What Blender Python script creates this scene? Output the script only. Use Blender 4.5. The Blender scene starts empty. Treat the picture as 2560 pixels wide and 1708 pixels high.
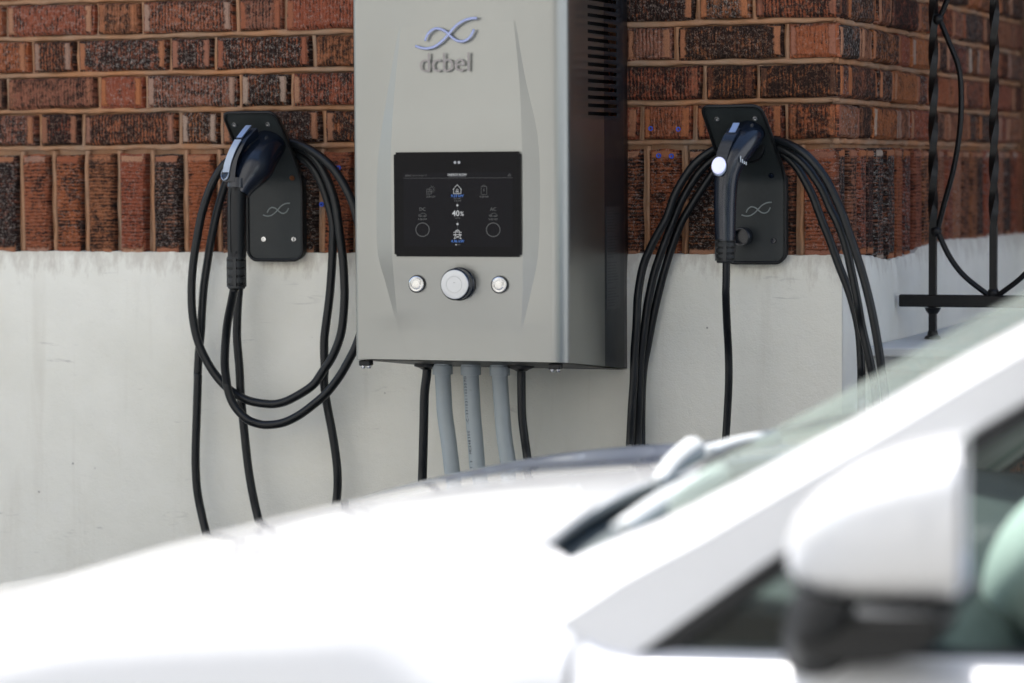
import bpy, bmesh, math, random
from mathutils import Vector, Matrix, noise as mnoise
R = math.radians
random.seed(7)
scene = bpy.context.scene
COL = scene.collection

# ------------------------------------------------------------------ camera
PSI, PITCH, ROLL = R(20.5), R(3.37), R(0.35)
a0 = Vector((-math.sin(PSI), math.cos(PSI), 0)); r0 = Vector((math.cos(PSI), math.sin(PSI), 0)); u0 = Vector((0, 0, 1))
fwd = a0*math.cos(PITCH) - u0*math.sin(PITCH)
up = u0*math.cos(PITCH) + a0*math.sin(PITCH)
rgt = r0*math.cos(ROLL) - up*math.sin(ROLL)
up = up*math.cos(ROLL) + r0*math.sin(ROLL)
cam_d = bpy.data.cameras.new('camera')
cam = bpy.data.objects.new('camera', cam_d); COL.objects.link(cam)
cam.matrix_world = Matrix(((rgt.x, up.x, -fwd.x, 1.33), (rgt.y, up.y, -fwd.y, -5.27), (rgt.z, up.z, -fwd.z, 1.42), (0, 0, 0, 1)))
cam_d.sensor_width = 36; cam_d.lens = 36*7350/2560
cam_d.clip_start = .05; cam_d.clip_end = 400
cam_d.dof.use_dof = True; cam_d.dof.focus_distance = 5.50; cam_d.dof.aperture_fstop = 2.5
scene.camera = cam

# ------------------------------------------------------------------ sky, sun, exposure
SUN_EL, SUN_AZ = R(61), R(-50)          # high sun behind the house, from the left
world = bpy.data.worlds.new('World'); scene.world = world; world.use_nodes = True
wn = world.node_tree
sky = wn.nodes.new('ShaderNodeTexSky'); sky.sky_type = 'NISHITA'; sky.sun_disc = False
sky.sun_elevation = SUN_EL; sky.sun_rotation = SUN_AZ; sky.air_density = 1.0; sky.dust_density = 1.6; sky.ozone_density = 1.0
wn.links.new(sky.outputs[0], wn.nodes['Background'].inputs[0])
wn.nodes['Background'].inputs[1].default_value = 0.13
sd = bpy.data.lights.new('sun', 'SUN'); sd.energy = 4.6; sd.angle = R(0.53); sd.color = (1, .97, .93)
so = bpy.data.objects.new('sun', sd); COL.objects.link(so)
tosun = Vector((math.sin(SUN_AZ)*math.cos(SUN_EL), math.cos(SUN_AZ)*math.cos(SUN_EL), math.sin(SUN_EL)))
so.rotation_euler = tosun.to_track_quat('Z', 'Y').to_euler(); so.location = tosun*30
scene.view_settings.view_transform = 'Standard'; scene.view_settings.look = 'None'
scene.view_settings.exposure = 1.36; scene.view_settings.gamma = 1.0
try: scene.view_settings.use_curve_mapping = False
except Exception: pass

# ------------------------------------------------------------------ helpers
def empty(name, loc, label=None, cat=None, group=None):
    o = bpy.data.objects.new(name, None); COL.objects.link(o); o.location = loc; o.empty_display_size = .1
    tag(o, label, cat, group); return o
def tag(o, label=None, cat=None, group=None, kind=None):
    if label: o['label'] = label
    if cat: o['category'] = cat
    if group: o['group'] = group
    if kind: o['kind'] = kind
    return o
def obj(name, me, mat=None, parent=None, smooth=False):
    """link a mesh given in world coordinates under parent (an Empty without rotation)"""
    if isinstance(me, bmesh.types.BMesh):
        bm = me; me = bpy.data.meshes.new(name); bm.to_mesh(me); bm.free()
    o = bpy.data.objects.new(name, me); COL.objects.link(o)
    if mat is not None and not me.materials: me.materials.append(mat)
    if smooth is True:
        for p in me.polygons: p.use_smooth = True
    elif smooth:
        for p in me.polygons: p.use_smooth = True
        me.set_sharp_from_angle(angle=R(smooth))
    if parent:
        o.parent = parent; o.matrix_parent_inverse = Matrix.Translation(-world_loc(parent))
    return o
def world_loc(o):
    v = Vector((0, 0, 0))
    while o is not None:
        v = v + Vector(o.location) + (o.matrix_parent_inverse.translation if o.parent else Vector())
        o = o.parent
    return v
def mesh(name, verts, faces):
    me = bpy.data.meshes.new(name); me.from_pydata([tuple(v) for v in verts], [], faces); me.update(); return me
def box_bm(lo, hi, bev=0.0, seg=2):
    bm = bmesh.new(); bmesh.ops.create_cube(bm, size=1)
    lo = Vector(lo); hi = Vector(hi); c = (lo+hi)/2; s = hi-lo
    for v in bm.verts: v.co = Vector((v.co.x*s.x, v.co.y*s.y, v.co.z*s.z))+c
    if bev > 0: bmesh.ops.bevel(bm, geom=list(bm.edges), offset=bev, segments=seg, profile=.5, affect='EDGES')
    return bm
def merge(dst, src):
    me = bpy.data.meshes.new('tmp'); src.to_mesh(me); src.free(); dst.from_mesh(me); bpy.data.meshes.remove(me)
def catmull(pts, n=6):
    P = [Vector(p) for p in pts]; P = [P[0]*2-P[1]]+P+[P[-1]*2-P[-2]]; out = []
    for i in range(1, len(P)-2):
        for k in range(n):
            t = k/n; a, b, c, d = P[i-1], P[i], P[i+1], P[i+2]
            out.append(.5*((2*b)+(c-a)*t+(2*a-5*b+4*c-d)*t*t+(3*b-a-3*c+d)*t**3))
    out.append(P[-2]); return out
def tube_bm(bm, pts, rad, seg=12, caps=True, twist=0.0, square=False):
    """sweep along pts; rad a number or a function of 0..1"""
    pts = [Vector(p) for p in pts]; n = len(pts); rings = []
    t0 = (pts[1]-pts[0]).normalized(); ref = Vector((0, 1, 0)) if abs(t0.y) < .9 else Vector((1, 0, 0))
    nrm = (ref-t0*ref.dot(t0)).normalized()
    for i, p in enumerate(pts):
        t = (pts[min(i+1, n-1)]-pts[max(i-1, 0)]).normalized()
        nrm = (nrm-t*nrm.dot(t)).normalized(); b = t.cross(nrm)
        f = i/(n-1); r = rad(f) if callable(rad) else rad
        tw = twist(f) if callable(twist) else twist
        ring = []
        for k in range(seg):
            an = 2*math.pi*k/seg+tw; ring.append(bm.verts.new(p+(nrm*math.cos(an)+b*math.sin(an))*r))
        rings.append(ring)
    for i in range(n-1):
        for k in range(seg):
            bm.faces.new((rings[i][k], rings[i][(k+1) % seg], rings[i+1][(k+1) % seg], rings[i+1][k]))
    if caps:
        bm.faces.new(list(reversed(rings[0]))); bm.faces.new(rings[-1])
    return bm
def lathe_bm(prof, centre, axis, seg=28):
    """prof: list of (radius, distance along axis)"""
    ax = Vector(axis).normalized(); ref = Vector((0, 0, 1)) if abs(ax.z) < .9 else Vector((1, 0, 0))
    e1 = (ref-ax*ref.dot(ax)).normalized(); e2 = ax.cross(e1); bm = bmesh.new(); rings = []; c = Vector(centre)
    for r, d in prof:
        if r < 1e-6: rings.append([bm.verts.new(c+ax*d)]); continue
        rings.append([bm.verts.new(c+ax*d+(e1*math.cos(2*math.pi*k/seg)+e2*math.sin(2*math.pi*k/seg))*r) for k in range(seg)])
    for A, B in zip(rings, rings[1:]):
        for k in range(seg):
            k2 = (k+1) % seg
            vs = ([A[0]] if len(A) == 1 else [A[k], A[k2]])+([B[0]] if len(B) == 1 else [B[k2], B[k]])
            if len(vs) >= 3: bm.faces.new(vs)
    bmesh.ops.recalc_face_normals(bm, faces=bm.faces); return bm
def grid_mesh(name, rows, close_u=False, flip=False):
    nv = len(rows[0]); V = [p for r_ in rows for p in r_]; Fc = []
    for i in range(len(rows)-1):
        for j in range(nv-(0 if close_u else 1)):
            j2 = (j+1) % nv; f = (i*nv+j, i*nv+j2, (i+1)*nv+j2, (i+1)*nv+j); Fc.append(f[::-1] if flip else f)
    return mesh(name, V, Fc)
def lerp_table(tab, x):
    if x <= tab[0][0]: return tab[0][1]
    for (x0, y0), (x1, y1) in zip(tab, tab[1:]):
        if x <= x1:
            t = (x-x0)/(x1-x0); return y0+(y1-y0)*t
    return tab[-1][1]
def smooth_table(tab, x):
    if x <= tab[0][0]: return tab[0][1]
    if x >= tab[-1][0]: return tab[-1][1]
    n = len(tab)
    for i in range(n-1):
        if x <= tab[i+1][0]:
            x0, y0 = tab[i]; x1, y1 = tab[i+1]; h = x1-x0; t = (x-x0)/h
            m0 = (y1-tab[i-1][1])/(x1-tab[i-1][0]) if i > 0 else (y1-y0)/h
            m1 = (tab[i+2][1]-y0)/(tab[i+2][0]-x0) if i+2 < n else (y1-y0)/h
            return (2*t**3-3*t*t+1)*y0+(t**3-2*t*t+t)*h*m0+(-2*t**3+3*t*t)*y1+(t**3-t*t)*h*m1

# ------------------------------------------------------------------ materials
class N:
    def __init__(s, name):
        s.m = bpy.data.materials.new(name); s.m.use_nodes = True; s.t = s.m.node_tree; s.b = s.t.nodes['Principled BSDF']
        s.out = s.t.nodes['Material Output']
    def n(s, typ, **kw):
        nd = s.t.nodes.new(typ)
        for k, v in kw.items(): setattr(nd, k, v)
        return nd
    def l(s, a, b): s.t.links.new(a, b)
    def val(s, sock, v):
        if hasattr(v, 'is_linked') or hasattr(v, 'links'): s.l(v, sock)
        else: sock.default_value = v
    def math(s, op, a, b=0.0, c=None, clamp=False):
        nd = s.n('ShaderNodeMath', operation=op, use_clamp=clamp); s.val(nd.inputs[0], a); s.val(nd.inputs[1], b)
        if c is not None: s.val(nd.inputs[2], c)
        return nd.outputs[0]
    def ramp(s, f, stops, interp='LINEAR'):
        nd = s.n('ShaderNodeValToRGB'); cr = nd.color_ramp; cr.interpolation = interp
        while len(cr.elements) < len(stops): cr.elements.new(.5)
        for e, (p, c) in zip(cr.elements, stops):
            e.position = p; e.color = (c, c, c, 1) if isinstance(c, (int, float)) else (*c, 1)
        s.l(f, nd.inputs[0]); return nd.outputs[0]
    def mix(s, f, a, b):
        nd = s.n('ShaderNodeMix', data_type='RGBA'); s.val(nd.inputs[0], f)
        for i, v in ((6, a), (7, b)):
            if isinstance(v, tuple): nd.inputs[i].default_value = (*v, 1)
            else: s.l(v, nd.inputs[i])
        return nd.outputs[2]
    def noise(s, vec, scale, detail=4, rough=.55, dist=0.0):
        nd = s.n('ShaderNodeTexNoise'); nd.inputs['Scale'].default_value = scale; nd.inputs['Detail'].default_value = detail
        nd.inputs['Roughness'].default_value = rough; nd.inputs['Distortion'].default_value = dist
        if vec is not None: s.l(vec, nd.inputs['Vector'])
        return nd.outputs[0]
    def mapping(s, vec, scale=(1, 1, 1), loc=(0, 0, 0)):
        nd = s.n('ShaderNodeMapping'); nd.inputs['Scale'].default_value = scale; nd.inputs['Location'].default_value = loc
        s.l(vec, nd.inputs[0]); return nd.outputs[0]
    def bump(s, h, strength=.3, dist=.002, normal=None):
        nd = s.n('ShaderNodeBump'); nd.inputs['Strength'].default_value = strength; nd.inputs['Distance'].default_value = dist
        s.l(h, nd.inputs['Height'])
        if normal is not None: s.l(normal, nd.inputs['Normal'])
        s.l(nd.outputs[0], s.b.inputs['Normal']); return nd.outputs[0]
    def objco(s): return s.n('ShaderNodeTexCoord').outputs['Object']
    def set(s, **kw):
        names = dict(col='Base Color', rough='Roughness', metal='Metallic', spec='Specular IOR Level', coat='Coat Weight', coatr='Coat Roughness', emit='Emission Color', estr='Emission Strength', trans='Transmission Weight', ior='IOR')
        for k, v in kw.items():
            sock = s.b.inputs[names[k]]
            if isinstance(v, tuple): sock.default_value = (*v, 1)
            elif isinstance(v, (int, float)): sock.default_value = v
            else: s.l(v, sock)
        return s
def plain(name, col, rough=.5, metal=0.0, var=.12, scale=60, bump=0.0, **kw):
    n = N(name); c = n.objco(); nz = n.noise(c, scale, 4)
    dark = tuple(x*(1-var) for x in col); lite = tuple(min(1, x*(1+var)) for x in col)
    n.set(col=n.mix(nz, dark, lite), metal=metal, rough=n.math('ADD', n.math('MULTIPLY', n.noise(c, scale*.37, 3), .16), rough-.08), **kw)
    if bump: n.bump(n.noise(c, scale*4, 3), bump, .001)
    return n.m

def brick_material():
    n = N('rug_faced_brick')
    uvm = n.n('ShaderNodeUVMap', uv_map='metric').outputs[0]; uvn = n.n('ShaderNodeUVMap', uv_map='unit').outputs[0]
    at = n.n('ShaderNodeAttribute', attribute_name='rnd').outputs['Fac']
    rnd = n.math('FRACT', n.math('ADD', n.n('ShaderNodeObjectInfo').outputs['Random'], at))
    def r_(k, o): return n.math('FRACT', n.math('MULTIPLY_ADD', rnd, k, o))
    ra, rb, rc = r_(17.31, .2), r_(41.7, .55), r_(93.3, .81)
    off = n.n('ShaderNodeCombineXYZ'); n.l(n.math('MULTIPLY', rnd, 37.0), off.inputs[0]); n.l(n.math('MULTIPLY', rnd, 53.0), off.inputs[1])
    va = n.n('ShaderNodeVectorMath', operation='ADD'); n.l(uvm, va.inputs[0]); n.l(off.outputs[0], va.inputs[1]); P = va.outputs[0]
    streak = n.noise(n.mapping(P, (300, 20, 1)), 1, 4, .70, .5)       # wire-cut rug texture, across the brick
    fine = n.noise(n.mapping(P, (430, 260, 1)), 1, 3, .75)
    blot = n.noise(n.mapping(P, (30, 42, 1)), 1, 4, .65, .9)
    grain = n.noise(n.mapping(P, (185, 125, 1)), 1, 4, .78, .5)
    base = n.ramp(rnd, [(0, (.46, .125, .045)), (.18, (.34, .14, .075)), (.36, (.54, .175, .055)), (.52, (.38, .095, .05)), (.7, (.46, .18, .085)), (.85, (.42, .095, .040)), (1, (.32, .155, .10))])
    g = n.math('ADD', n.math('MULTIPLY', grain, .50), n.math('MULTIPLY', streak, .50))
    wv = n.n('ShaderNodeTexWave', wave_type='BANDS', bands_direction='X'); n.l(P, wv.inputs['Vector']); wv.inputs['Scale'].default_value = 44; wv.inputs['Distortion'].default_value = 4.5; wv.inputs['Detail'].default_value = 3; wv.inputs['Detail Scale'].default_value = 1.6; wv.inputs['Detail Roughness'].default_value = .65
    comb = wv.outputs['Fac']
    g = n.math('ADD', g, n.math('MULTIPLY', n.math('MULTIPLY_ADD', comb, .11, -.055), n.math('MULTIPLY_ADD', rc, .9, .25)))  # rib relief put into the colour as darker and lighter bands
    g = n.math('ADD', g, n.math('MULTIPLY_ADD', blot, .52, -.265))
    g = n.math('ADD', g, n.math('MULTIPLY_ADD', ra, .22, -.130))
    dkf = n.ramp(g, [(.36, .97), (.44, .86), (.50, .35), (.56, 0)])
    col = n.mix(dkf, base, (.014, .010, .009))
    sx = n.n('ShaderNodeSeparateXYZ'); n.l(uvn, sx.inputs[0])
    top_dark = n.ramp(n.math('ADD', n.math('MULTIPLY', sx.outputs[0], 60.0), n.math('MULTIPLY', blot, 1.1)), [(.35, .9), (.95, 0)])  # darker along the top edge of each brick
    col = n.mix(n.math('MULTIPLY', top_dark, n.ramp(rc, [(.25, .15), (.7, 1)])), col, (.016, .011, .010))
    spf = n.ramp(n.math('ADD', n.math('MULTIPLY', fine, .45), n.math('MULTIPLY', n.noise(n.mapping(P, (120, 110, 1)), 1, 5, .8), .62)), [(.545, 0), (.65, 1)])
    spc = n.ramp(rb, [(0, (.66, .33, .19)), (.5, (.64, .47, .38)), (1, (.58, .55, .49))])
    col = n.mix(n.math('MULTIPLY', spf, n.math('MULTIPLY_ADD', rb, .50, .30)), col, spc)
    # smooth pale margin at each end of the brick
    sep = n.n('ShaderNodeSeparateXYZ'); n.l(uvn, sep.inputs[0])
    edge = n.math('ADD', sep.outputs[1], n.math('MULTIPLY_ADD', n.noise(n.mapping(P, (40, 120, 1)), 1, 3), .014, -.007))
    endf = n.ramp(n.math('MULTIPLY', edge, 10.0), [(.135, 1), (.170, 0)])     # edge = metres from the end
    endc = n.ramp(rc, [(0, (.50, .17, .065)), (.35, (.44, .20, .11)), (.6, (.52, .27, .16)), (.78, (.36, .10, .045)), (1, (.52, .42, .33))])
    endc = n.mix(n.ramp(fine, [(.45, 0), (.75, .55)]), endc, (.09, .045, .03))
    col = n.mix(n.math('MULTIPLY', endf, n.ramp(rb, [(.05, .15), (.35, 1)])), col, endc)
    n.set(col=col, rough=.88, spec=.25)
    h = n.math('ADD', n.math('MULTIPLY', n.math('ADD', streak, n.math('MULTIPLY', comb, .6)), n.math('SUBTRACT', 1.0, endf)), n.math('MULTIPLY', fine, .5))
    n.bump(h, 1.0, .008)
    return n.m
def mortar_material():
    n = N('tan_mortar'); c = n.objco(); a = n.noise(c, 9, 4); f = n.noise(c, 420, 3, .7); g = n.noise(c, 45, 3)
    col = n.ramp(a, [(.3, (.47, .215, .10)), (.5, (.40, .23, .14)), (.68, (.33, .235, .17))])
    col = n.mix(n.ramp(g, [(.45, 0), (.72, .6)]), col, (.30, .15, .075)); col = n.mix(n.ramp(f, [(.5, 0), (.8, .4)]), col, (.5, .36, .25))
    n.set(col=col, rough=.93, spec=.15); n.bump(n.math('ADD', f, g), .6, .002); return n.m
def stucco_material():
    n = N('painted_stucco'); c = n.objco(); fine = n.noise(c, 330, 4, .65); mid = n.noise(c, 38, 4, .6); big = n.noise(c, 3.2, 4, .6)
    col = n.ramp(big, [(.3, (.82, .80, .70)), (.55, (.89, .87, .775)), (.75, (.85, .83, .74))])
    st = n.noise(n.mapping(c, (26, 26, 2.2)), 1, 4, .6, .4)                        # runs of dirt
    col = n.mix(n.ramp(st, [(.58, 0), (.82, .20)]), col, (.50, .44, .34))
    sp = n.n('ShaderNodeTexVoronoi'); sp.inputs['Scale'].default_value = 30; n.l(c, sp.inputs['Vector'])
    spk = n.math('MULTIPLY', n.ramp(sp.outputs['Distance'], [(.035, 1), (.085, 0)]), n.ramp(n.noise(c, 14, 2), [(.60, 0), (.64, 1)]))
    col = n.mix(n.math('MULTIPLY', spk, .7), col, (.12, .09, .07))
    scuff = n.noise(n.mapping(c, (9, 9, 60)), 1, 4, .7, 1.2); col = n.mix(n.math('MULTIPLY', n.ramp(scuff, [(.62, 0), (.70, .5)]), n.ramp(n.noise(c, 5, 2), [(.52, 0), (.62, 1)])), col, (.40, .38, .34))
    # grime collected under the brick edge
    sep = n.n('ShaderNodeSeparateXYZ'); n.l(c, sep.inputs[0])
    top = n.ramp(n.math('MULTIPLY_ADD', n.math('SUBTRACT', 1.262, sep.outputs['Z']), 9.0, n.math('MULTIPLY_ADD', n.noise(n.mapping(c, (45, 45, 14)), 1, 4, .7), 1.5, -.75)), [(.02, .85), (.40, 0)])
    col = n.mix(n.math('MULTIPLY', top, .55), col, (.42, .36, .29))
    n.set(col=col, rough=.82, spec=.25); n.bump(n.math('ADD', fine, n.math('MULTIPLY', mid, 1.6)), .55, .0022); return n.m
def silver_material():
    n = N('silver_powder_coat'); c = n.objco(); f = n.noise(c, 1400, 2, .6); b = n.noise(c, 6, 3)
    n.set(col=n.mix(b, (.290, .296, .282), (.325, .331, .316)), metal=1.0, rough=n.math('MULTIPLY_ADD', f, .06, .33), spec=.5)
    n.bump(f, .06, .0006); return n.m
def glass_material(name, tint, rough=.02, ior=1.5, refl=.30, haze=0.0):
    n = N(name); tr = n.n('ShaderNodeBsdfTransparent'); tr.inputs[0].default_value = (*tint, 1)
    gl = n.n('ShaderNodeBsdfGlossy'); gl.inputs['Roughness'].default_value = rough; gl.inputs['Color'].default_value = (.95, 1, .97, 1)
    fr = n.n('ShaderNodeFresnel'); fr.inputs['IOR'].default_value = ior
    mx = n.n('ShaderNodeMixShader'); n.l(n.math('MULTIPLY', fr.outputs[0], refl), mx.inputs[0]); n.l(tr.outputs[0], mx.inputs[1]); n.l(gl.outputs[0], mx.inputs[2])
    last = mx.outputs[0]
    if haze:                                          # diffuse veil mixed in, standing for pale light on the screen
        df = n.n('ShaderNodeBsdfDiffuse'); df.inputs[0].default_value = (.50, .56, .51, 1)
        m2 = n.n('ShaderNodeMixShader'); n.l(n.math('MULTIPLY_ADD', n.noise(n.objco(), 5, 3), haze*.6, haze*.7), m2.inputs[0]); n.l(last, m2.inputs[1]); n.l(df.outputs[0], m2.inputs[2]); last = m2.outputs[0]
    n.l(last, n.out.inputs[0]); n.t.nodes.remove(n.b); return n.m
def emit_material(name, col, s):
    n = N(name); n.set(col=(0, 0, 0), emit=col, estr=s, rough=.3); return n.m
def ground_material():
    n = N('worn_asphalt_drive'); c = n.objco(); f = n.noise(c, 180, 4, .7); b = n.noise(c, .8, 4)
    col = n.mix(n.ramp(f, [(.35, 0), (.7, 1)]), (.085, .085, .083), (.19, .187, .18)); col = n.mix(n.ramp(b, [(.4, 0), (.7, .5)]), col, (.13, .128, .122))
    n.set(col=col, rough=.9); n.bump(f, .6, .004); return n.m
M = dict(
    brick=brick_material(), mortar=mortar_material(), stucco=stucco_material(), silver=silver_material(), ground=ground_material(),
    black=plain('black_plastic', (.007, .008, .009), .42, var=.25, scale=90, bump=.05, spec=.35),
    cable=plain('black_cable_rubber', (.006, .0075, .009), .34, var=.3, scale=40, bump=.04, spec=.35),
    gloss=plain('gloss_black_plastic', (.006, .010, .020), .22, var=.2, scale=50, spec=.6),
    steel=plain('stainless_steel', (.62, .62, .61), .24, 1.0, var=.06, scale=200),
    brightmetal=plain('bright_latch_metal', (.33, .39, .50), .33, .75, var=.06, scale=120),
    conduit=plain('grey_flexible_conduit', (.40, .45, .47), .30, var=.08, scale=25),
    iron=plain('painted_black_iron', (.006, .0058, .006), .38, var=.5, scale=70, bump=.35, spec=.3),
    screen=plain('screen_glass', (.004, .004, .005), .09, var=.1, scale=10, spec=.10),
    screen_area=plain('screen_display', (.006, .006, .008), .12, var=.1, scale=10, spec=.10),
    blue=plain('blue_plastic', (.03, .10, .62), .45, var=.1, scale=300),
    dark=plain('dark_void', (.006, .006, .006), .8),
    paint=plain('white_car_paint', (.73, .735, .74), .30, var=.012, scale=3, coat=1.0, coatr=.03),
    trim=plain('black_trim_plastic', (.010, .011, .012), .5, var=.2, scale=80),
    cowl=plain('grey_cowl_plastic', (.055, .072, .075), .5, var=.2, scale=60),
    rubber=plain('tyre_rubber', (.018, .018, .018), .8),
    alloy=plain('alloy_wheel', (.55, .56, .57), .3, .9),
    seat=plain('pale_cabin_grey', (.42, .46, .43), .85, var=.08, scale=150),
    dash=plain('dark_dashboard', (.018, .026, .027), .6, var=.2),
    concrete=plain('painted_concrete', (.60, .61, .60), .85, var=.12, scale=18, bump=.4),
    wood=plain('weathered_soffit_board', (.50, .48, .44), .7, var=.15, scale=12),
    sticker=plain('rating_label_print', (.028, .030, .033), .32),
    greyprint=plain('grey_print', (.20, .21, .21), .6), darkprint=plain('dark_print', (.03, .03, .035), .6), whiteprint=plain('white_print', (.62, .68, .72), .5),
    knobface=plain('satin_knob_face', (.60, .61, .61), .36, .5, var=.03, scale=60),
    logo=plain('anodised_blue_logo', (.34, .38, .58), .38, .3, var=.04, scale=60),
    whitedisc=plain('white_release_button', (.72, .74, .95), .35, var=.02, emit=(.72, .72, 1.0), estr=.18), bounce_block=plain('pale_grey_bounce_render', (.66, .69, .72), .85, var=.05, scale=4, bump=.2), 
    glass=glass_material('windscreen_glass', (.80, .88, .83), haze=.16), sideglass=glass_material('side_window_glass', (.72, .82, .79), refl=.5),
    mirrorglass=plain('mirror_glass', (.85, .86, .86), .08, 1.0, var=.01),
    lamp=plain('headlamp_lens', (.55, .57, .58), .1, .6, coat=1.0),
    scr_white=emit_material('screen_white', (.9, .92, .95), .20), scr_grey=emit_material('screen_grey', (.5, .52, .54), .06), scr_dim=emit_material('screen_dim', (.5, .52, .54), .04), scr_blue=emit_material('screen_blue', (.06, .24, .80), .24), scr_tag=emit_material('screen_tag', (.02, .05, .12), .04),
    lettershade=plain('letter_shade_grey', (.27, .25, .245), .45, .5), labelprint=plain('faint_label_print', (.05, .053, .055), .5), greyprint2=plain('sensor_grey', (.42, .42, .42), .4), coppery=plain('brassy_screw', (.30, .13, .06), .35, .8),
    cream=plain('cream_painted_render', (.78, .74, .66), .85, var=.05, scale=4, bump=.2), facade_dim=plain('dim_facade_render', (.46, .44, .40), .85, var=.05, scale=4, bump=.2), wiper=plain('silver_wiper_paint', (.50, .52, .52), .4), rear=plain('dark_satin_side', (.010, .013, .017), .33, var=.1), whiteframe=plain('white_window_frame', (.75, .75, .73), .5),
)

# ------------------------------------------------------------------ ground
obj('driveway', grid_mesh('driveway', [[(x, y, 0) for x in (-60, -6, -2, 2, 6, 60)] for y in (-60, -12, -4, 0.0, 3, 30)]), M['ground'])
tag(bpy.data.objects['driveway'], kind='structure')
# ------------------------------------------------------------------ the brick house
Z_ST, Z_SOL, COURSE = 1.257, 1.4645, .0739          # top of stucco, top of the soldier course, course height
JOINT = .0130
house = empty('brick_house', (-.8, .3, 0), 'dark rug-faced brick house corner above a white stucco base, chargers hung on its wall', 'house')

brick_cache = {}
def brick_mesh(L, H, var, seed=None):
    """one rug brick: x along its length, face at y=0 looking to -y, z its height; own uneven edges"""
    key = (round(L, 3), round(H, 3), var)
    if seed is None and key in brick_cache: return brick_cache[key]
    rg = random.Random(hash(key) if seed is None else seed)
    nx = max(3, int(round(L/.05))+1); xs = [-L/2+L*i/(nx-1) for i in range(nx)]; zs = [-H/2, 0, H/2]; D = .03
    V = []; F = []; b = .0058
    def jit(a): return rg.uniform(-a, a)
    for j, z in enumerate(zs):                       # front sheet
        for i, x in enumerate(xs):
            ex = b if i == 0 else (-b if i == nx-1 else 0); ez = b if j == 0 else (-b if j == 2 else 0)
            V.append((x+ex+jit(.0012), jit(.0009), z+ez+jit(.0018)))
    for j in range(2):
        for i in range(nx-1):
            a = j*nx+i; F.append((a, a+1, a+nx+1, a+nx))
    per = [i for i in range(nx)]+[nx+nx-1]+[2*nx+i for i in reversed(range(nx))]+[nx]
    s1 = len(V)
    for k in per:                                    # shoulder ring
        i, j = k % nx, k//nx; x = xs[i]; z = zs[j]
        V.append((x+jit(.0018), .0068+jit(.0012), z+jit(.0018)))
    s2 = len(V)
    for q, k in enumerate(per): V.append((V[s1+q][0], D, V[s1+q][2]))
    m = len(per)
    for q in range(m):
        q2 = (q+1) % m
        F.append((per[q], s1+q, s1+q2, per[q2])); F.append((s1+q, s2+q, s2+q2, s1+q2))
    return V, F, L
def finish_brick(V, F, L, name='brick'):
    me = mesh(name, V, F)
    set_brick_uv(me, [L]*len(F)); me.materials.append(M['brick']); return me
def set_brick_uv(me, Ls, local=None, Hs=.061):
    um = me.uv_layers.new(name='metric'); un = me.uv_layers.new(name='unit')
    for p in me.polygons:
        for li in p.loop_indices:
            vi = me.loops[li].vertex_index; v = local[vi] if local else me.vertices[vi].co
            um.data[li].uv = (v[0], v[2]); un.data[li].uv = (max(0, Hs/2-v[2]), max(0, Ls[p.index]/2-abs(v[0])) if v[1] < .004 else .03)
def get_brick(L, H):
    L = round(L/.004)*.004; v = random.randrange(4); key = (round(L, 3), round(H, 3), v)
    if key not in brick_cache: brick_cache[key] = finish_brick(*brick_mesh(L, H, v))
    return brick_cache[key]
class Joined:
    def __init__(s): s.V = []; s.F = []; s.loc = []; s.L = []; s.rnd = []
    def add(s, L, H, M4):
        V, F, _ = brick_mesh(L, H, 0, random.random()); o = len(s.V); rr = random.random()
        s.V += [M4 @ Vector(v) for v in V]; s.loc += [(v[0]+0, v[1], v[2]) for v in V]; s.F += [tuple(i+o for i in f) for f in F]
        s.L += [L]*len(F); s.rnd += [rr]*len(V)
    def build(s, name, parent):
        me = mesh(name, s.V, s.F); set_brick_uv(me, s.L, s.loc)
        at = me.attributes.new('rnd', 'FLOAT', 'POINT'); at.data.foreach_set('value', s.rnd)
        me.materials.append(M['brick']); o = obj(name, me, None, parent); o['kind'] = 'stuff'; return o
def place(L, H, pos, mat3, parent, joined=None):
    pos = Vector(pos)+mat3 @ Vector((0, random.uniform(-.0040, .0016), 0))
    tilt = Matrix.Rotation(R(random.uniform(-.8, .8)), 4, 'Y')
    M4 = Matrix.Translation(pos) @ mat3.to_4x4() @ tilt
    if joined is not None: joined.add(L, H, M4); return
    me = get_brick(L, H); o = bpy.data.objects.new('brick', me); COL.objects.link(o); o.parent = parent
    o.matrix_parent_inverse = Matrix.Translation(-world_loc(parent))
    o.matrix_basis = M4
FRONT = Matrix.Identity(3); RIGHT = Matrix.Rotation(R(90), 3, 'Z'); SOLD = Matrix.Rotation(R(90), 3, 'Y')
def extend(b, kinds, lo, hi, s=.209, h=.1025):
    """b: known boundaries left to right, kinds[0] = kind of the first brick; continue both ways"""
    b = list(b); k = kinds
    seq = [k if i % 2 == 0 else ('h' if k == 's' else 's') for i in range(len(b)-1)]
    while b[-1] < hi: nk = 'h' if seq[-1] == 's' else 's'; seq.append(nk); b.append(b[-1]+(s if nk == 's' else h)*random.uniform(.985, 1.015))
    while b[0] > lo: nk = 'h' if seq[0] == 's' else 's'; seq.insert(0, nk); b.insert(0, b[0]-(s if nk == 's' else h)*random.uniform(.985, 1.015))
    return b
front_left = {'A': ([-1.738, -1.53, -1.429, -1.22, -1.113], 's'), 'B': ([-1.68, -1.577, -1.368, -1.269, -1.056], 'h'), 'C': ([-1.74, -1.53, -1.422, -1.214, -1.102], 's'), 'D': ([-1.666, -1.567, -1.349, -1.257, -1.034], 'h')}
front_right = {'A': [-.48, -.27, -.163, 0], 'B': [-.415, -.313, -.1, 0], 'C': [-.467, -.258, -.154, 0], 'D': [-.381, -.276, -.1, 0]}
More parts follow.
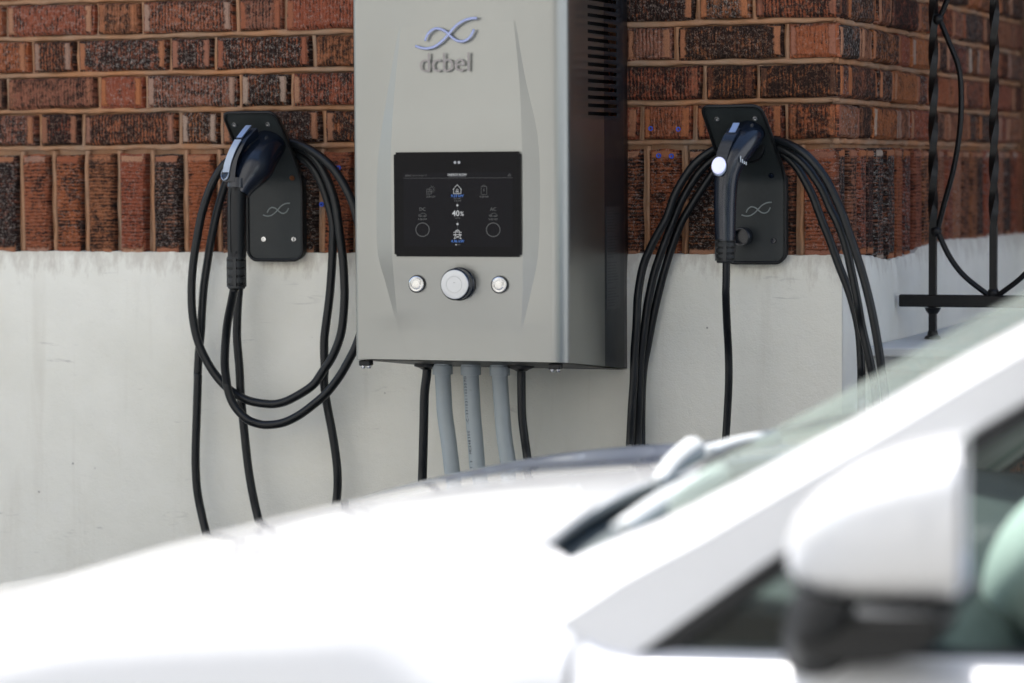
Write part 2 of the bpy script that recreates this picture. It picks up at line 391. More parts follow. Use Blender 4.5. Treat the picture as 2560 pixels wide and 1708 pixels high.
right_rows = {'A': ([0, .087, .311, .425, .664], 'h'), 'B': ([0, .173, .262, .499, .610], 's'), 'C': ([0, .087, .318, .441, .661], 'h'), 'D': ([0, .181, .284, .493, .607], 's')}
VIEW_TOP = 1.79
def fill_wall(rows_lo, parent_front, parent_right, parent_back):
    jf, jr, jb = Joined(), Joined(), Joined()
    z = Z_SOL; idx = 0; order = ['D', 'C', 'B', 'A']
    joints = []
    while z+COURSE < 3.12:
        key = order[idx % 4]; zc = z+COURSE/2+.002; H = COURSE-JOINT
        vis = z < VIEW_TOP
        # front wall
        bl, k = front_left[key]; b = extend(bl, k, -5.2, -.55)
        br = front_right[key]; b = [x for x in b if x < br[0]-.06]+br
        if not vis: sh = (idx*.137) % .3; b = [x+sh*0 for x in b]
        for x0, x1 in zip(b, b[1:]):
            end = JOINT if x1 < 0 else JOINT/2+.001
            L = x1-x0-end; xc = x0+JOINT/2+L/2
            seen = vis and x1 > -1.86
            place(L, H, (xc, 0, zc), FRONT, parent_front, None if seen else jf)
        joints.append(('f', z, b))
        # return wall
        rl, k = right_rows[key]; b = extend(rl, k, .001, 1.78, .226, .112); b = [y for y in b if y < 1.75]+[1.815]
        for y0, y1 in zip(b, b[1:]):
            e0 = JOINT/2 if y0 > 0 else .012; L = y1-y0-e0-JOINT/2; yc = y0+e0+L/2
            place(L, H, (0, yc, zc), RIGHT, parent_right, None if vis else jr)
        joints.append(('r', z, b))
        # porch back wall, facing the street
        b = extend([.0, .209, .312, .52], 's' if idx % 2 else 'h', 0, 3.2); 
        for x0, x1 in zip(b, b[1:]):
            L = x1-x0-JOINT; place(L, H, ((x0+x1)/2, 1.82, zc), FRONT, parent_back, None if (vis and x0 < .32) else jb)
        joints.append(('b', z, b))
        z += COURSE; idx += 1
    # soldier course
    H = Z_SOL-Z_ST-.012; zc = Z_ST+.002+H/2-.003
    p = .07439; k = 0
    while -p*(k+1) > -5.2:
        x1, x0 = -p*k, -p*(k+1); seen = x1 > -1.86; Lb = H+(.010 if k % 3 else .004)
        place(Lb, p-.0175 if k else p-.0098, ((x0+x1)/2+(0 if k else .0038), 0, zc-.002), SOLD, parent_front, None if seen else jf); k += 1
    ys = [0, .070, .145, .22, .295, .372, .453, .536, .616, .699, .778, .859, .935, 1.013, 1.1, 1.184, 1.268, 1.354, 1.433, 1.513, 1.594, 1.678, 1.742, 1.815]
    for y0, y1 in zip(ys, ys[1:]):
        lo = .018 if .25 < y0 < .6 else .004
        place(H+.006+lo, y1-y0-.021, (0, (y0+y1)/2, zc-lo/2), RIGHT @ SOLD, parent_right, None)
    x = 0.0
    while x < 3.2: place(H+.006, .060, (x+.037, 1.82, zc), SOLD, parent_back, None if x < .25 else jb); x += .0745
    jf.build('upper_bricks', parent_front); jr.build('upper_bricks', parent_right); jb.build('porch_wall_bricks', parent_back)
    return joints

def bead(bm, p0, p1, out, half, proud, seg=40, wob=.0016):
    """a tooled mortar joint: a rounded strip from p0 to p1, proud along out"""
    p0 = Vector(p0); p1 = Vector(p1); d = p1-p0; out = Vector(out); side = d.normalized().cross(out); n = max(2, int(d.length/.03))
    prof = [(-1.0, 0), (-.95, .78), (-.5, .98), (.3, 1), (.9, .80), (1.0, 0)]; rows = []
    for i in range(n+1):
        t = i/n; c = p0+d*t; w = half*(1+random.uniform(-.28, .28)); s = random.uniform(-wob, wob); pr = proud*(1+random.uniform(-.25, .25))
        rows.append([bm.verts.new(c+side*(a*w+s)+out*(b*pr)) for a, b in prof])
    for A, B in zip(rows, rows[1:]):
        for q in range(len(prof)-1): bm.faces.new((A[q], A[q+1], B[q+1], B[q]))
def mortar_part(name, lo, hi): return obj(name, box_bm(lo, hi), M['mortar'], house)
REC = .0200
wall_f = mortar_part('front_wall', (-5.2, REC, Z_ST-.02), (-REC, .28, 3.12))
wall_r = mortar_part('return_wall', (-.28, REC+.0002, Z_ST-.021), (-REC+.0001, 1.815, 3.119))
wall_b = mortar_part('porch_wall', (-.28, 1.82+REC, Z_ST-.022), (3.2, 2.1, 3.118))
joints = fill_wall(None, wall_f, wall_r, wall_b)
for side, par in (('f', wall_f), ('r', wall_r), ('b', wall_b)):
    bm = bmesh.new(); rows = [(z, b) for s, z, b in joints if s == side]
    for i, (z, b) in enumerate(rows):
        if side == 'f':
            bead(bm, (b[0], REC-.0004, z+.003), (0, REC-.0004, z+.003), (0, -1, 0), .0054, .0125)
            for x in b[1:-1]: bead(bm, (x+.0035, REC-.0006, z+.006), (x+.0035, REC-.0006, z+COURSE-.004), (0, -1, 0), .0042, .0110)
        elif side == 'r':
            bead(bm, (-REC+.0004, 0, z+.002), (-REC+.0004, 1.81, z+.002), (1, 0, 0), .0056, .0110)
            for y in b[1:-1]: bead(bm, (-REC+.0006, y, z+.006), (-REC+.0006, y, z+COURSE-.006), (1, 0, 0), .0042, .0085)
        else:
            bead(bm, (0, 1.82+REC-.0004, z+.001), (3.2, 1.82+REC-.0004, z+.001), (0, -1, 0), .0056, .0115)
    if side == 'f':
        k = 1
        while .07439*k < 5.1:
            x = -.07439*k; bead(bm, (x+.0038, REC-.0006, Z_ST-.01), (x+.0038, REC-.0006, Z_SOL-.004), (0, -1, 0), .0046, .0110); k += 1
    bmesh.ops.recalc_face_normals(bm, faces=bm.faces)
    obj('mortar_joints', bm, M['mortar'], par, smooth=True)['kind'] = 'stuff'

# stucco base: ragged top edge, rough trowelled face
def ragged(t, seed): return 0.0026*mnoise.noise(Vector((t*38, seed, 0)))+.0016*mnoise.noise(Vector((t*140, seed, 3)))
def stucco_sheet(name, pts2, zlo, tops, out, thick, parent):
    """pts2: horizontal positions along the wall, tops: z of the upper edge at each; out: outward direction"""
    V = []; F = []; o = Vector(out); n = len(pts2); rowz = [0, .35, .7, .88, .97]
    for f in rowz:
        for i, p in enumerate(pts2):
            z = zlo+(tops[i]-zlo)*f; w = .0016*mnoise.noise(Vector((p[0]*4, p[1]*4, z*4)))
            V.append(Vector((p[0], p[1], z))+o*(thick+w))
    for i, p in enumerate(pts2): V.append(Vector((p[0], p[1], tops[i]))+o*(thick*.45))
    for i, p in enumerate(pts2): V.append(Vector((p[0], p[1], tops[i]+.001))-o*.012)
    rws = len(rowz)+2
    for j in range(rws-1):
        for i in range(n-1): F.append((j*n+i, j*n+i+1, (j+1)*n+i+1, (j+1)*n+i))
    me = mesh(name, V, F); return me
found = obj('stucco_base', box_bm((-5.2, .012, -.1), (-.0125, .30, Z_ST-.03)), M['stucco'], house)
xs = [-5.2+.008*i for i in range(int(5.2/.008))]+[.0105]
obj('stucco_face', stucco_sheet('stucco_face', [(x, 0) for x in xs], -.05, [Z_ST+ragged(x, 1.7) for x in xs], (0, -1, 0), .0105, house), M['stucco'], found, smooth=50)
tops_r = [(-.01, 1.258), (.17, 1.253), (.296, 1.243), (.383, 1.236), (.469, 1.238), (.612, 1.244), (.648, 1.253), (.723, 1.256), (.946, 1.262), (1.254, 1.258), (1.9, 1.256)]
ys = [-.0105+.007*i for i in range(int(1.83/.007))]
me = stucco_sheet('stucco_face', [(0, y) for y in ys], -.05, [lerp_table(tops_r, y)+ragged(y, 5.1)*1.3 for y in ys], (1, 0, 0), .0106, house)
for p in me.polygons: p.flip()
obj('stucco_face', me, M['stucco'], found, smooth=50)
obj('stucco_base', box_bm((-.28, .0122, -.1), (-.0122, 1.82, Z_ST-.04)), M['stucco'], house)
obj('stucco_base', box_bm((.004, 1.812, -.1), (3.2, 2.1, Z_ST+.0)), M['stucco'], house)
# eave: fascia and soffit boards
eave = obj('eave', box_bm((-5.4, -.42, 3.16), (.5, .32, 3.30), .006, 1), M['wood'], house)
for i in range(7):
    obj('soffit_board', box_bm((-5.38, -.405+i*.098, 3.138), (.48, -.313+i*.098, 3.159), .003, 1), M['wood'], eave)
obj('roof', mesh('roof', [(-5.6, -.46, 3.301), (.7, -.46, 3.301), (.7, 3.5, 5.2), (-5.6, 3.5, 5.2), (-5.6, -.46, 3.37), (.7, -.46, 3.37), (.7, 3.5, 5.27), (-5.6, 3.5, 5.27)],
    [(0, 3, 2, 1), (4, 5, 6, 7), (0, 1, 5, 4), (1, 2, 6, 5), (2, 3, 7, 6), (3, 0, 4, 7)]), M['trim'], house)

# ------------------------------------------------------------------ porch slab, railing
porch = empty('porch', (1.4, 1.0, 0), 'white painted concrete porch slab with dark recess below, right of the house corner', 'porch')
bm = box_bm((.0125, .17, 1.034), (3.2, 1.81, 1.08), .008, 2)
for v in bm.verts:
    v.co.z += .0015*mnoise.noise(v.co*6)
obj('slab', bm, M['concrete'], porch, smooth=40)
obj('step_edge', box_bm((.0125, .150, 1.061), (3.2, .169, 1.0795), .004, 2), M['concrete'], porch)
pier = obj('pier', box_bm((.05, .75, -.05), (3.2, .95, 1.033)), M['mortar'], porch)
jp = Joined()
for i in range(14):
    z = .02+i*COURSE; b = extend([.05, .259, .362], 's' if i % 2 else 'h', .05, 3.1)
    for x0, x1 in zip(b, b[1:]): place(x1-x0-JOINT, COURSE-JOINT, ((x0+x1)/2, .74, z+COURSE/2), FRONT, pier, None if (x0 < .7 and i > 6) else jp)
jp.build('pier_bricks', pier)
# some dry roots and rubbish in the recess
rail = empty('iron_railing', (.085, .42, 1.08), 'black wrought iron railing with twisted posts and curved bars on the porch', 'railing')
def post(x, z0, zt):
    bm = bmesh.new(); pts = [(x, .42, z0+(zt-z0)*i/60) for i in range(61)]
    def tw(f):
        z = z0+(zt-z0)*f; return math.pi/4+max(0, min(1, (z-1.30)/.62))*math.pi*4.2
    tube_bm(bm, pts, .0098, 4, True, tw); return bm
p1 = obj('post', post(.085, 1.086, 2.05), M['iron'], rail, smooth=25); p2 = obj('post', post(.2045, 1.167, 2.05), M['iron'], rail, smooth=25)
for k in range(2, 9): obj('post', post(.085+.1195*k, 1.167 if k != 4 and k != 8 else 1.086, 2.05), M['iron'], rail, smooth=25)
obj('bottom_rail', box_bm((.019, .410, 1.1435), (1.12, .430, 1.1675), .002, 1), M['iron'], rail)
obj('top_rail', box_bm((.019, .402, 2.05), (1.12, .438, 2.068), .003, 1), M['iron'], rail)
for x in (.085, .563, 1.041):
    obj('base_flange', lathe_bm([(0, 0), (.017, .0005), (.016, .004), (.011, .008), (.0095, .016), (0, .017)], (x, .42, 1.0805), (0, 0, 1), 12), M['iron'], rail, smooth=40)
    obj('collar', lathe_bm([(0, 0), (.0095, 0), (.014, .006), (.0165, .012), (0, .0125)], (x, .42, 1.130), (0, 0, 1), 12), M['iron'], rail, smooth=40)
arc1 = [(.148, 1.78), (.126, 1.742), (.097, 1.706), (.114, 1.665), (.134, 1.614), (.140, 1.563), (.138, 1.493), (.126, 1.416), (.107, 1.345), (.094, 1.295)]
arc2 = [(.094, 1.292), (.117, 1.244), (.147, 1.205), (.194, 1.168)]
def bar(pts, n=8, r=.0058):
    bm = bmesh.new(); tube_bm(bm, catmull([(x, .42, z) for x, z in pts], n), r, 6); return bm
for k in range(0, 8):
    dx = .1195*k; m = (lambda x: x+dx) if k % 2 == 0 else (lambda x: 2*.2045-x+.1195*(k-1))
    obj('curved_bar', bar([(m(x), z) for x, z in arc1[2:]]), M['iron'], rail, smooth=40)
    obj('curved_bar', bar([(m(x), z) for x, z in arc2]), M['iron'], rail, smooth=40)
    obj('curved_bar', bar([(m(x), 3.412-z) for x, z in arc1[2:]]), M['iron'], rail, smooth=40)
for x, z in ((.091, 1.292), (.094, 1.706), (.2045, 1.172)):
    bm = bmesh.new(); bmesh.ops.create_icosphere(bm, subdivisions=2, radius=.0115)
    for v in bm.verts: v.co = v.co*(1+.25*mnoise.noise(v.co*180))+Vector((x, .42, z))
    obj('weld', bm, M['iron'], rail, smooth=True)
# ------------------------------------------------------------------ wall charger
charger = empty('wall_charger', (-.61, -.18, 1.05), 'large silver wall-mounted home charging station with black touchscreen and round knob', 'charger')
XL, XR, YF, ZB, ZT = -.815, -.405, -.355, 1.075, 1.945
fLo = [(1.10, -.722), (1.133, -.729), (1.227, -.755), (1.263, -.766), (1.35, -.768), (1.43, -.765), (1.489, -.757), (1.627, -.731), (1.713, -.713), (1.95, -.665)]
fLi = [(1.10, -.7219), (1.133, -.7275), (1.263, -.735), (1.385, -.737), (1.498, -.734), (1.611, -.725), (1.713, -.7115), (1.95, -.6645)]
fRo = [(1.10, -.498), (1.136, -.488), (1.202, -.471), (1.264, -.458), (1.384, -.453), (1.45, -.455), (1.495, -.460), (1.58, -.480), (1.715, -.504), (1.95, -.552)]
fRi = [(1.10, -.4981), (1.136, -.4895), (1.264, -.482), (1.384, -.481), (1.473, -.483), (1.584, -.4895), (1.714, -.5055), (1.95, -.5525)]
slots = [(1.5152+.0148*k, 1.5220+.0148*k) for k in range(20)]
zs = {ZB, ZB+.003, 1.10, 1.133, ZT}
edges = [e for s_ in slots for e in s_]
for k in range(36):
    z = round(1.10+.0238*k, 4)
    if min(abs(z-e) for e in edges) > .003: zs.add(z)
for e in edges: zs.add(e)
zs = sorted(z for z in zs if z <= ZT)
def section(z):
    lo, li, ri, ro = (smooth_table(t, z) for t in (fLo, fLi, fRi, fRo))
    rs = max(0, min(.010, max(li-lo, ro-ri)*.33)); yc = YF-rs; P = []
    P += [(XL, -.002), (XL, -.06), (XL, -.2)]
    r = .012
    for k in range(5):
        an = math.pi/2*k/4; P.append((XL+r-r*math.cos(an), YF+r-r*math.sin(an)))
    P += [(lo-.0006, YF), (li+.0006, yc), ((li*3+ri)/4, yc), ((li+ri)/2, yc), ((li+3*ri)/4, yc), (ri-.0006, yc), (ro+.0006, YF)]
    r = .030
    for k in range(9):
        an = math.pi/2*k/8; P.append((XR-r+r*math.sin(an), YF+r-r*math.cos(an)))
    P += [(XR, -.230), (XR, -.140), (XR, -.063), (XR, -.03), (XR, -.002)]
    return P
rows = []
for i, z in enumerate(zs):
    row = []
    for x, y in section(z):
        dz = -(y-YF)/.355*.034*max(0, 1-(z-ZB)/.03)              # underside slopes down towards the wall
        row.append((x, y, z+dz))
    rows.append(row)
nc = len(rows[0]); V = [p for r_ in rows for p in r_]; F = []
slot_col = (nc-5, nc-4)
for i in range(len(rows)-1):
    hole = any(abs(zs[i]-a) < 1e-4 for a, b in slots)
    for j in range(nc-1):
        if hole and j in slot_col: continue
        F.append((i*nc+j, i*nc+j+1, (i+1)*nc+j+1, (i+1)*nc+j))
F.append(tuple(reversed(range(nc)))); F.append(tuple((len(rows)-1)*nc+j for j in range(nc)))
me = mesh('cover', V, F); cover = obj('cover', me, M['silver'], charger, smooth=14)
me.materials.append(M['rear'])
for p in me.polygons:
    if p.center.x > XR-.002 and p.center.y > -.139 and len(p.vertices) == 4: p.material_index = 1  # rear part of the right side gets a darker satin finish
sol = cover.modifiers.new('thickness', 'SOLIDIFY'); sol.thickness = .0018; sol.offset = -1
obj('inner_chassis', box_bm((XL+.05, -.30, ZB+.03), (XR-.035, -.01, ZT-.02)), M['dark'], charger)
for k in range(20):                                             # silver strip added to stand for the lit end of each slot
    a, b = slots[k]; obj('slot_lit_end', box_bm((XR-.012, -.098, a-.0004), (XR-.0035, -.066, a+.0006)), M['silver'], cover)
obj('bottom_plate', mesh('bottom_plate', [(XL+.006, YF+.01, ZB-.0025), (XR-.006, YF+.01, ZB-.0025), (XR-.006, -.004, ZB-.0365), (XL+.006, -.004, ZB-.0365)], [(0, 3, 2, 1)]), M['black'], charger)
# tabs with screws
for x in (-.800, -.432):
    t = obj('mounting_tab', box_bm((x-.011, -.345, ZB-.0135), (x+.011, -.327, ZB-.0035), .0015, 1), M['black'], charger)
    for s in (-.0055, .0055): obj('screw', lathe_bm([(0, 0), (.0036, .0002), (.0044, .003), (.0044, .006)], (x+s, -.336, ZB-.0185), (0, 0, 1), 12), M['steel'], t, smooth=40)
# rating label on the side
lab = obj('rating_label', box_bm((XR+.0003, -.132, 1.158), (XR+.0012, -.052, 1.348)), M['sticker'], charger)
bm = bmesh.new()
for k in range(34):
    z = 1.340-.0053*k
    if k % 9 == 8: continue
    w = .066*random.uniform(.45, 1)
    merge(bm, box_bm((XR+.0013, -.126, z-.0010), (XR+.0016, -.126+w, z+.0010)))
obj('label_print', bm, M['labelprint'], lab)

# text as thin real lettering
def text_mesh(s, size, extrude=.0003, bold=0.0, align='CENTER', squash=1.0):
    cu = bpy.data.curves.new('txt', 'FONT'); cu.body = s; cu.size = size; cu.extrude = extrude; cu.offset = bold; cu.align_x = align; cu.align_y = 'CENTER'; cu.resolution_u = 3
    o = bpy.data.objects.new('txt', cu); COL.objects.link(o); dg = bpy.context.evaluated_depsgraph_get(); dg.update()
    me = bpy.data.meshes.new_from_object(o.evaluated_get(dg)); bpy.data.objects.remove(o); bpy.data.curves.remove(cu)
    me.materials.clear()
    for v in me.vertices: v.co.x *= squash
    return me
def put_text(name, s, size, pos, mat, parent, rot=Matrix.Rotation(R(90), 4, 'X'), **kw):
    me = text_mesh(s, size, **kw); me.transform(Matrix.Translation(pos) @ rot); return obj(name, me, mat, parent)
# logo: two crossing strokes
LOGO_A = [(640, 352), (690, 368), (740, 372), (800, 358), (865, 315), (918, 262), (975, 205), (1040, 168), (1095, 154), (1145, 152)]
LOGO_B = [(718, 315), (745, 262), (795, 226), (845, 228), (890, 250), (935, 290), (985, 320), (1040, 322), (1090, 290), (1120, 235)]
def logo(parent, cx, cz, y, width, rad, mat, name='logo_stroke'):
    k = width/505
    for path in (LOGO_A, LOGO_B):
        bm = bmesh.new(); pts = catmull([(cx+(px-893)*k, y, cz-(pz-262)*k) for px, pz in path], 5)
        tube_bm(bm, pts, rad, 8)
        for v in bm.verts: v.co.y = y+(v.co.y-y)*.5
        obj(name, bm, mat, parent, smooth=True)
YC = YF-.010
logo(charger, -.626, 1.6615, YC-.0002, .119, .0024, M['logo'])
for ch, dx in (('d', -.0405), ('c', -.0185), ('b', .0035), ('e', .0262), ('l', .0435)):
    put_text('raised_letter', ch, .050, (-.627+dx, YC-.0001, 1.6085), M['lettershade'], charger, extrude=.0002, bold=-.0002)  # darker than the cover: stands for the shading of raised lettering

# screen
SX0, SX1, SZ0, SZ1 = -.7275, -.484, 1.2625, 1.450
bm = box_bm((SX0, -.3702, SZ0), (SX1, -.352, SZ1))
bmesh.ops.bevel(bm, geom=[e for e in bm.edges if abs((e.verts[0].co-e.verts[1].co).normalized().y) > .9], offset=.004, segments=3, affect='EDGES')
scr = obj('touchscreen', bm, M['screen'], charger)
YS = -.3704
def SP(x, y): return (SX0+(x-115)/1182*(SX1-SX0), SZ1-(y-80)/975*(SZ1-SZ0))
def quad(name, x0, y0, x1, y1, mat, dy=0.0, parent=None):
    (X0, Z1), (X1, Z0) = SP(x0, y0), SP(x1, y1)
    return obj(name, box_bm((X0, YS-.0003-dy, Z0), (X1, YS+.0004, Z1)), mat, parent or scr)
quad('display_area', 207, 270, 1226, 962, M['screen_area'])
PXM = (SX1-SX0)/1182
def stext(s, x, y, h, mat, **kw):
    X, Z = SP(x, y); return put_text('screen_text', s, h*PXM*1.38, (X, YS-.0005, Z), mat, scr, extrude=.0001, **kw)
def sline(pts, w, mat, closed=False):
    bm = bmesh.new(); P = [SP(*p) for p in pts]
    if closed: P.append(P[0])
    for (x0, z0), (x1, z1) in zip(P, P[1:]):
        d = Vector((x1-x0, 0, z1-z0)); 
        if d.length < 1e-7: continue
        nrm = Vector((-d.z, 0, d.x)).normalized()*w*PXM/2; e = d.normalized()*w*PXM*.3
        a = Vector((x0, YS-.0006, z0))-e; b = Vector((x1, YS-.0006, z1))+e
        vs = [bm.verts.new(a-nrm), bm.verts.new(b-nrm), bm.verts.new(b+nrm), bm.verts.new(a+nrm)]; bm.faces.new(vs)
    bmesh.ops.recalc_face_normals(bm, faces=bm.faces); return obj('screen_icon', bm, mat, scr)
def scirc(x, y, r, w, mat, n=26): return sline([(x+r*math.cos(2*math.pi*k/n), y+r*math.sin(2*math.pi*k/n)) for k in range(n)], w, mat, True)
quad('tag', 634, 277, 791, 314, M['scr_tag'], .0001); stext('ENERGY FLOW', 712, 293, 19, M['scr_white'], bold=.00003)
sline([(207, 322), (1226, 322)], 2, M['scr_grey'])
stext('dcbel', 250, 297, 18, M['scr_grey']); stext('| Sat & 7th Apr 17', 355, 297, 14, M['scr_dim'])
sline([(1185, 306), (1190, 292), (1197, 284), (1204, 292), (1209, 306)], 3, M['scr_grey'], True)
sline([(678, 468), (678, 426), (672, 430), (712, 384), (752, 430), (746, 426), (746, 468)], 4, M['scr_white'], True)
scirc(712, 434, 9, 3, M['scr_white'], 14); sline([(697, 454), (704, 446), (720, 446), (727, 454)], 3, M['scr_white'], True)
stext('9.33 kW', 712, 489, 24, M['scr_blue'], bold=.00004); stext('and used', 712, 511, 13, M['scr_grey']); stext('7.0 kW', 715, 535, 16, M['scr_grey'])
sline([(712, 548), (712, 612)], 2, M['scr_grey']); sline([(712, 720), (712, 800)], 2, M['scr_grey'])
for y in (576, 750):
    for r in (6, 3): scirc(712, y, r, 7, M['scr_white'], 10)
stext('40', 697, 653, 50, M['scr_white'], bold=.00018); stext('%', 754, 656, 38, M['scr_white'], bold=.00008); stext('stored', 712, 694, 13, M['scr_grey'])
for s, x in (('DC', 384), ('AC', 1044)):
    stext(s, x, 613, 30, M['scr_grey']); scirc(x, 803, 63, 7, M['scr_grey'], 40); stext('0.00 kW', x, 706, 17, M['scr_grey'])
    sline([(x-36, 676), (x-34, 664), (x-16, 660), (x-4, 649), (x+18, 649), (x+30, 660), (x+37, 664), (x+37, 676)], 3, M['scr_grey'], True)
    for d in (-20, 20): scirc(x+d, 677, 7, 3, M['scr_grey'], 12)
stext('0.00 kW', 464, 496, 17, M['scr_grey']); stext('0.00 kW', 962, 497, 17, M['scr_grey'])
sline([(426, 424), (468, 424), (468, 472), (426, 472)], 3, M['scr_grey'], True); sline([(426, 448), (468, 448)], 2, M['scr_grey']); sline([(440, 424), (440, 472)], 2, M['scr_grey']); sline([(454, 424), (454, 472)], 2, M['scr_grey'])
scirc(470, 426, 20, 3, M['scr_grey'])
for k in range(-3, 3):
    an = k*.6+.2; sline([(470+26*math.cos(an), 426+26*math.sin(an)), (470+36*math.cos(an), 426+36*math.sin(an))], 3, M['scr_grey'])
sline([(935, 402), (986, 402), (986, 476), (935, 476)], 3, M['scr_grey'], True); sline([(948, 400), (950, 390), (971, 390), (973, 400)], 3, M['scr_grey']); sline([(963, 420), (955, 436), (966, 436), (958, 450)], 3, M['scr_grey'])
for pts in ([(712, 803), (693, 815), (731, 815)], [(693, 815), (693, 850), (680, 889), (746, 850)], [(731, 815), (731, 850), (746, 889), (680, 850)], [(676, 832), (676, 826), (748, 826), (748, 832)], [(676, 856), (676, 849), (748, 849), (748, 856)]):
    sline(pts, 4, M['scr_white'], len(pts) == 3)
stext('4.46 kW', 712, 911, 25, M['scr_blue'], bold=.00004)
for k, x in enumerate((697, 709, 720, 731)): scirc(x, 943, 2.2 if k else 3, 4 if k else 6, M['scr_grey'] if k else M['scr_white'], 8)
for x in (692, 729):                                            # two sensor windows above the display
    X, Z = SP(x, 178); obj('sensor_window', lathe_bm([(0, .0006), (.0021, .0006), (.0026, .0003), (.0026, 0)], (X, YS, Z), (0, -1, 0), 16), M['greyprint2'], scr)
# knob and push buttons
KX, KZ = -.604, 1.2135
kn = obj('knob', lathe_bm([(.0300, 0), (.0300, .003), (.0286, .005), (.0286, .020), (.0262, .0235)], (KX, YC, KZ), (0, -1, 0), 40), M['gloss'], charger, smooth=30)
obj('knob_face', lathe_bm([(.0262, .0235), (.0254, .0246), (.0240, .0250), (.0152, .0250), (.0149, .0244), (.0145, .0244), (.0142, .0250), (0, .0250)], (KX, YC, KZ), (0, -1, 0), 48), M['knobface'], kn, smooth=30)
put_text('knob_mark', '--', .006, (KX, YC-.0251, KZ+.004), M['greyprint'], kn)
for X in (-.687, -.5275):
    b_ = obj('push_button', lathe_bm([(.0150, 0), (.0150, .0008), (.0143, .0022), (.0128, .0030), (.0098, .0026)], (X, YC, 1.2127), (0, -1, 0), 32), M['steel'], charger, smooth=30)
    obj('button_cap', lathe_bm([(.0098, .0024), (.0096, .0034), (.0080, .0040), (.0077, .0036), (.0074, .0040), (.0040, .0043), (0, .0042)], (X, YC, 1.2127), (0, -1, 0), 32), M['steel'], b_, smooth=30)
    obj('button_seal', lathe_bm([(.0158, -.0005), (.0158, .0006), (.0149, .0007)], (X, YC, 1.2127), (0, -1, 0), 32), M['black'], b_)

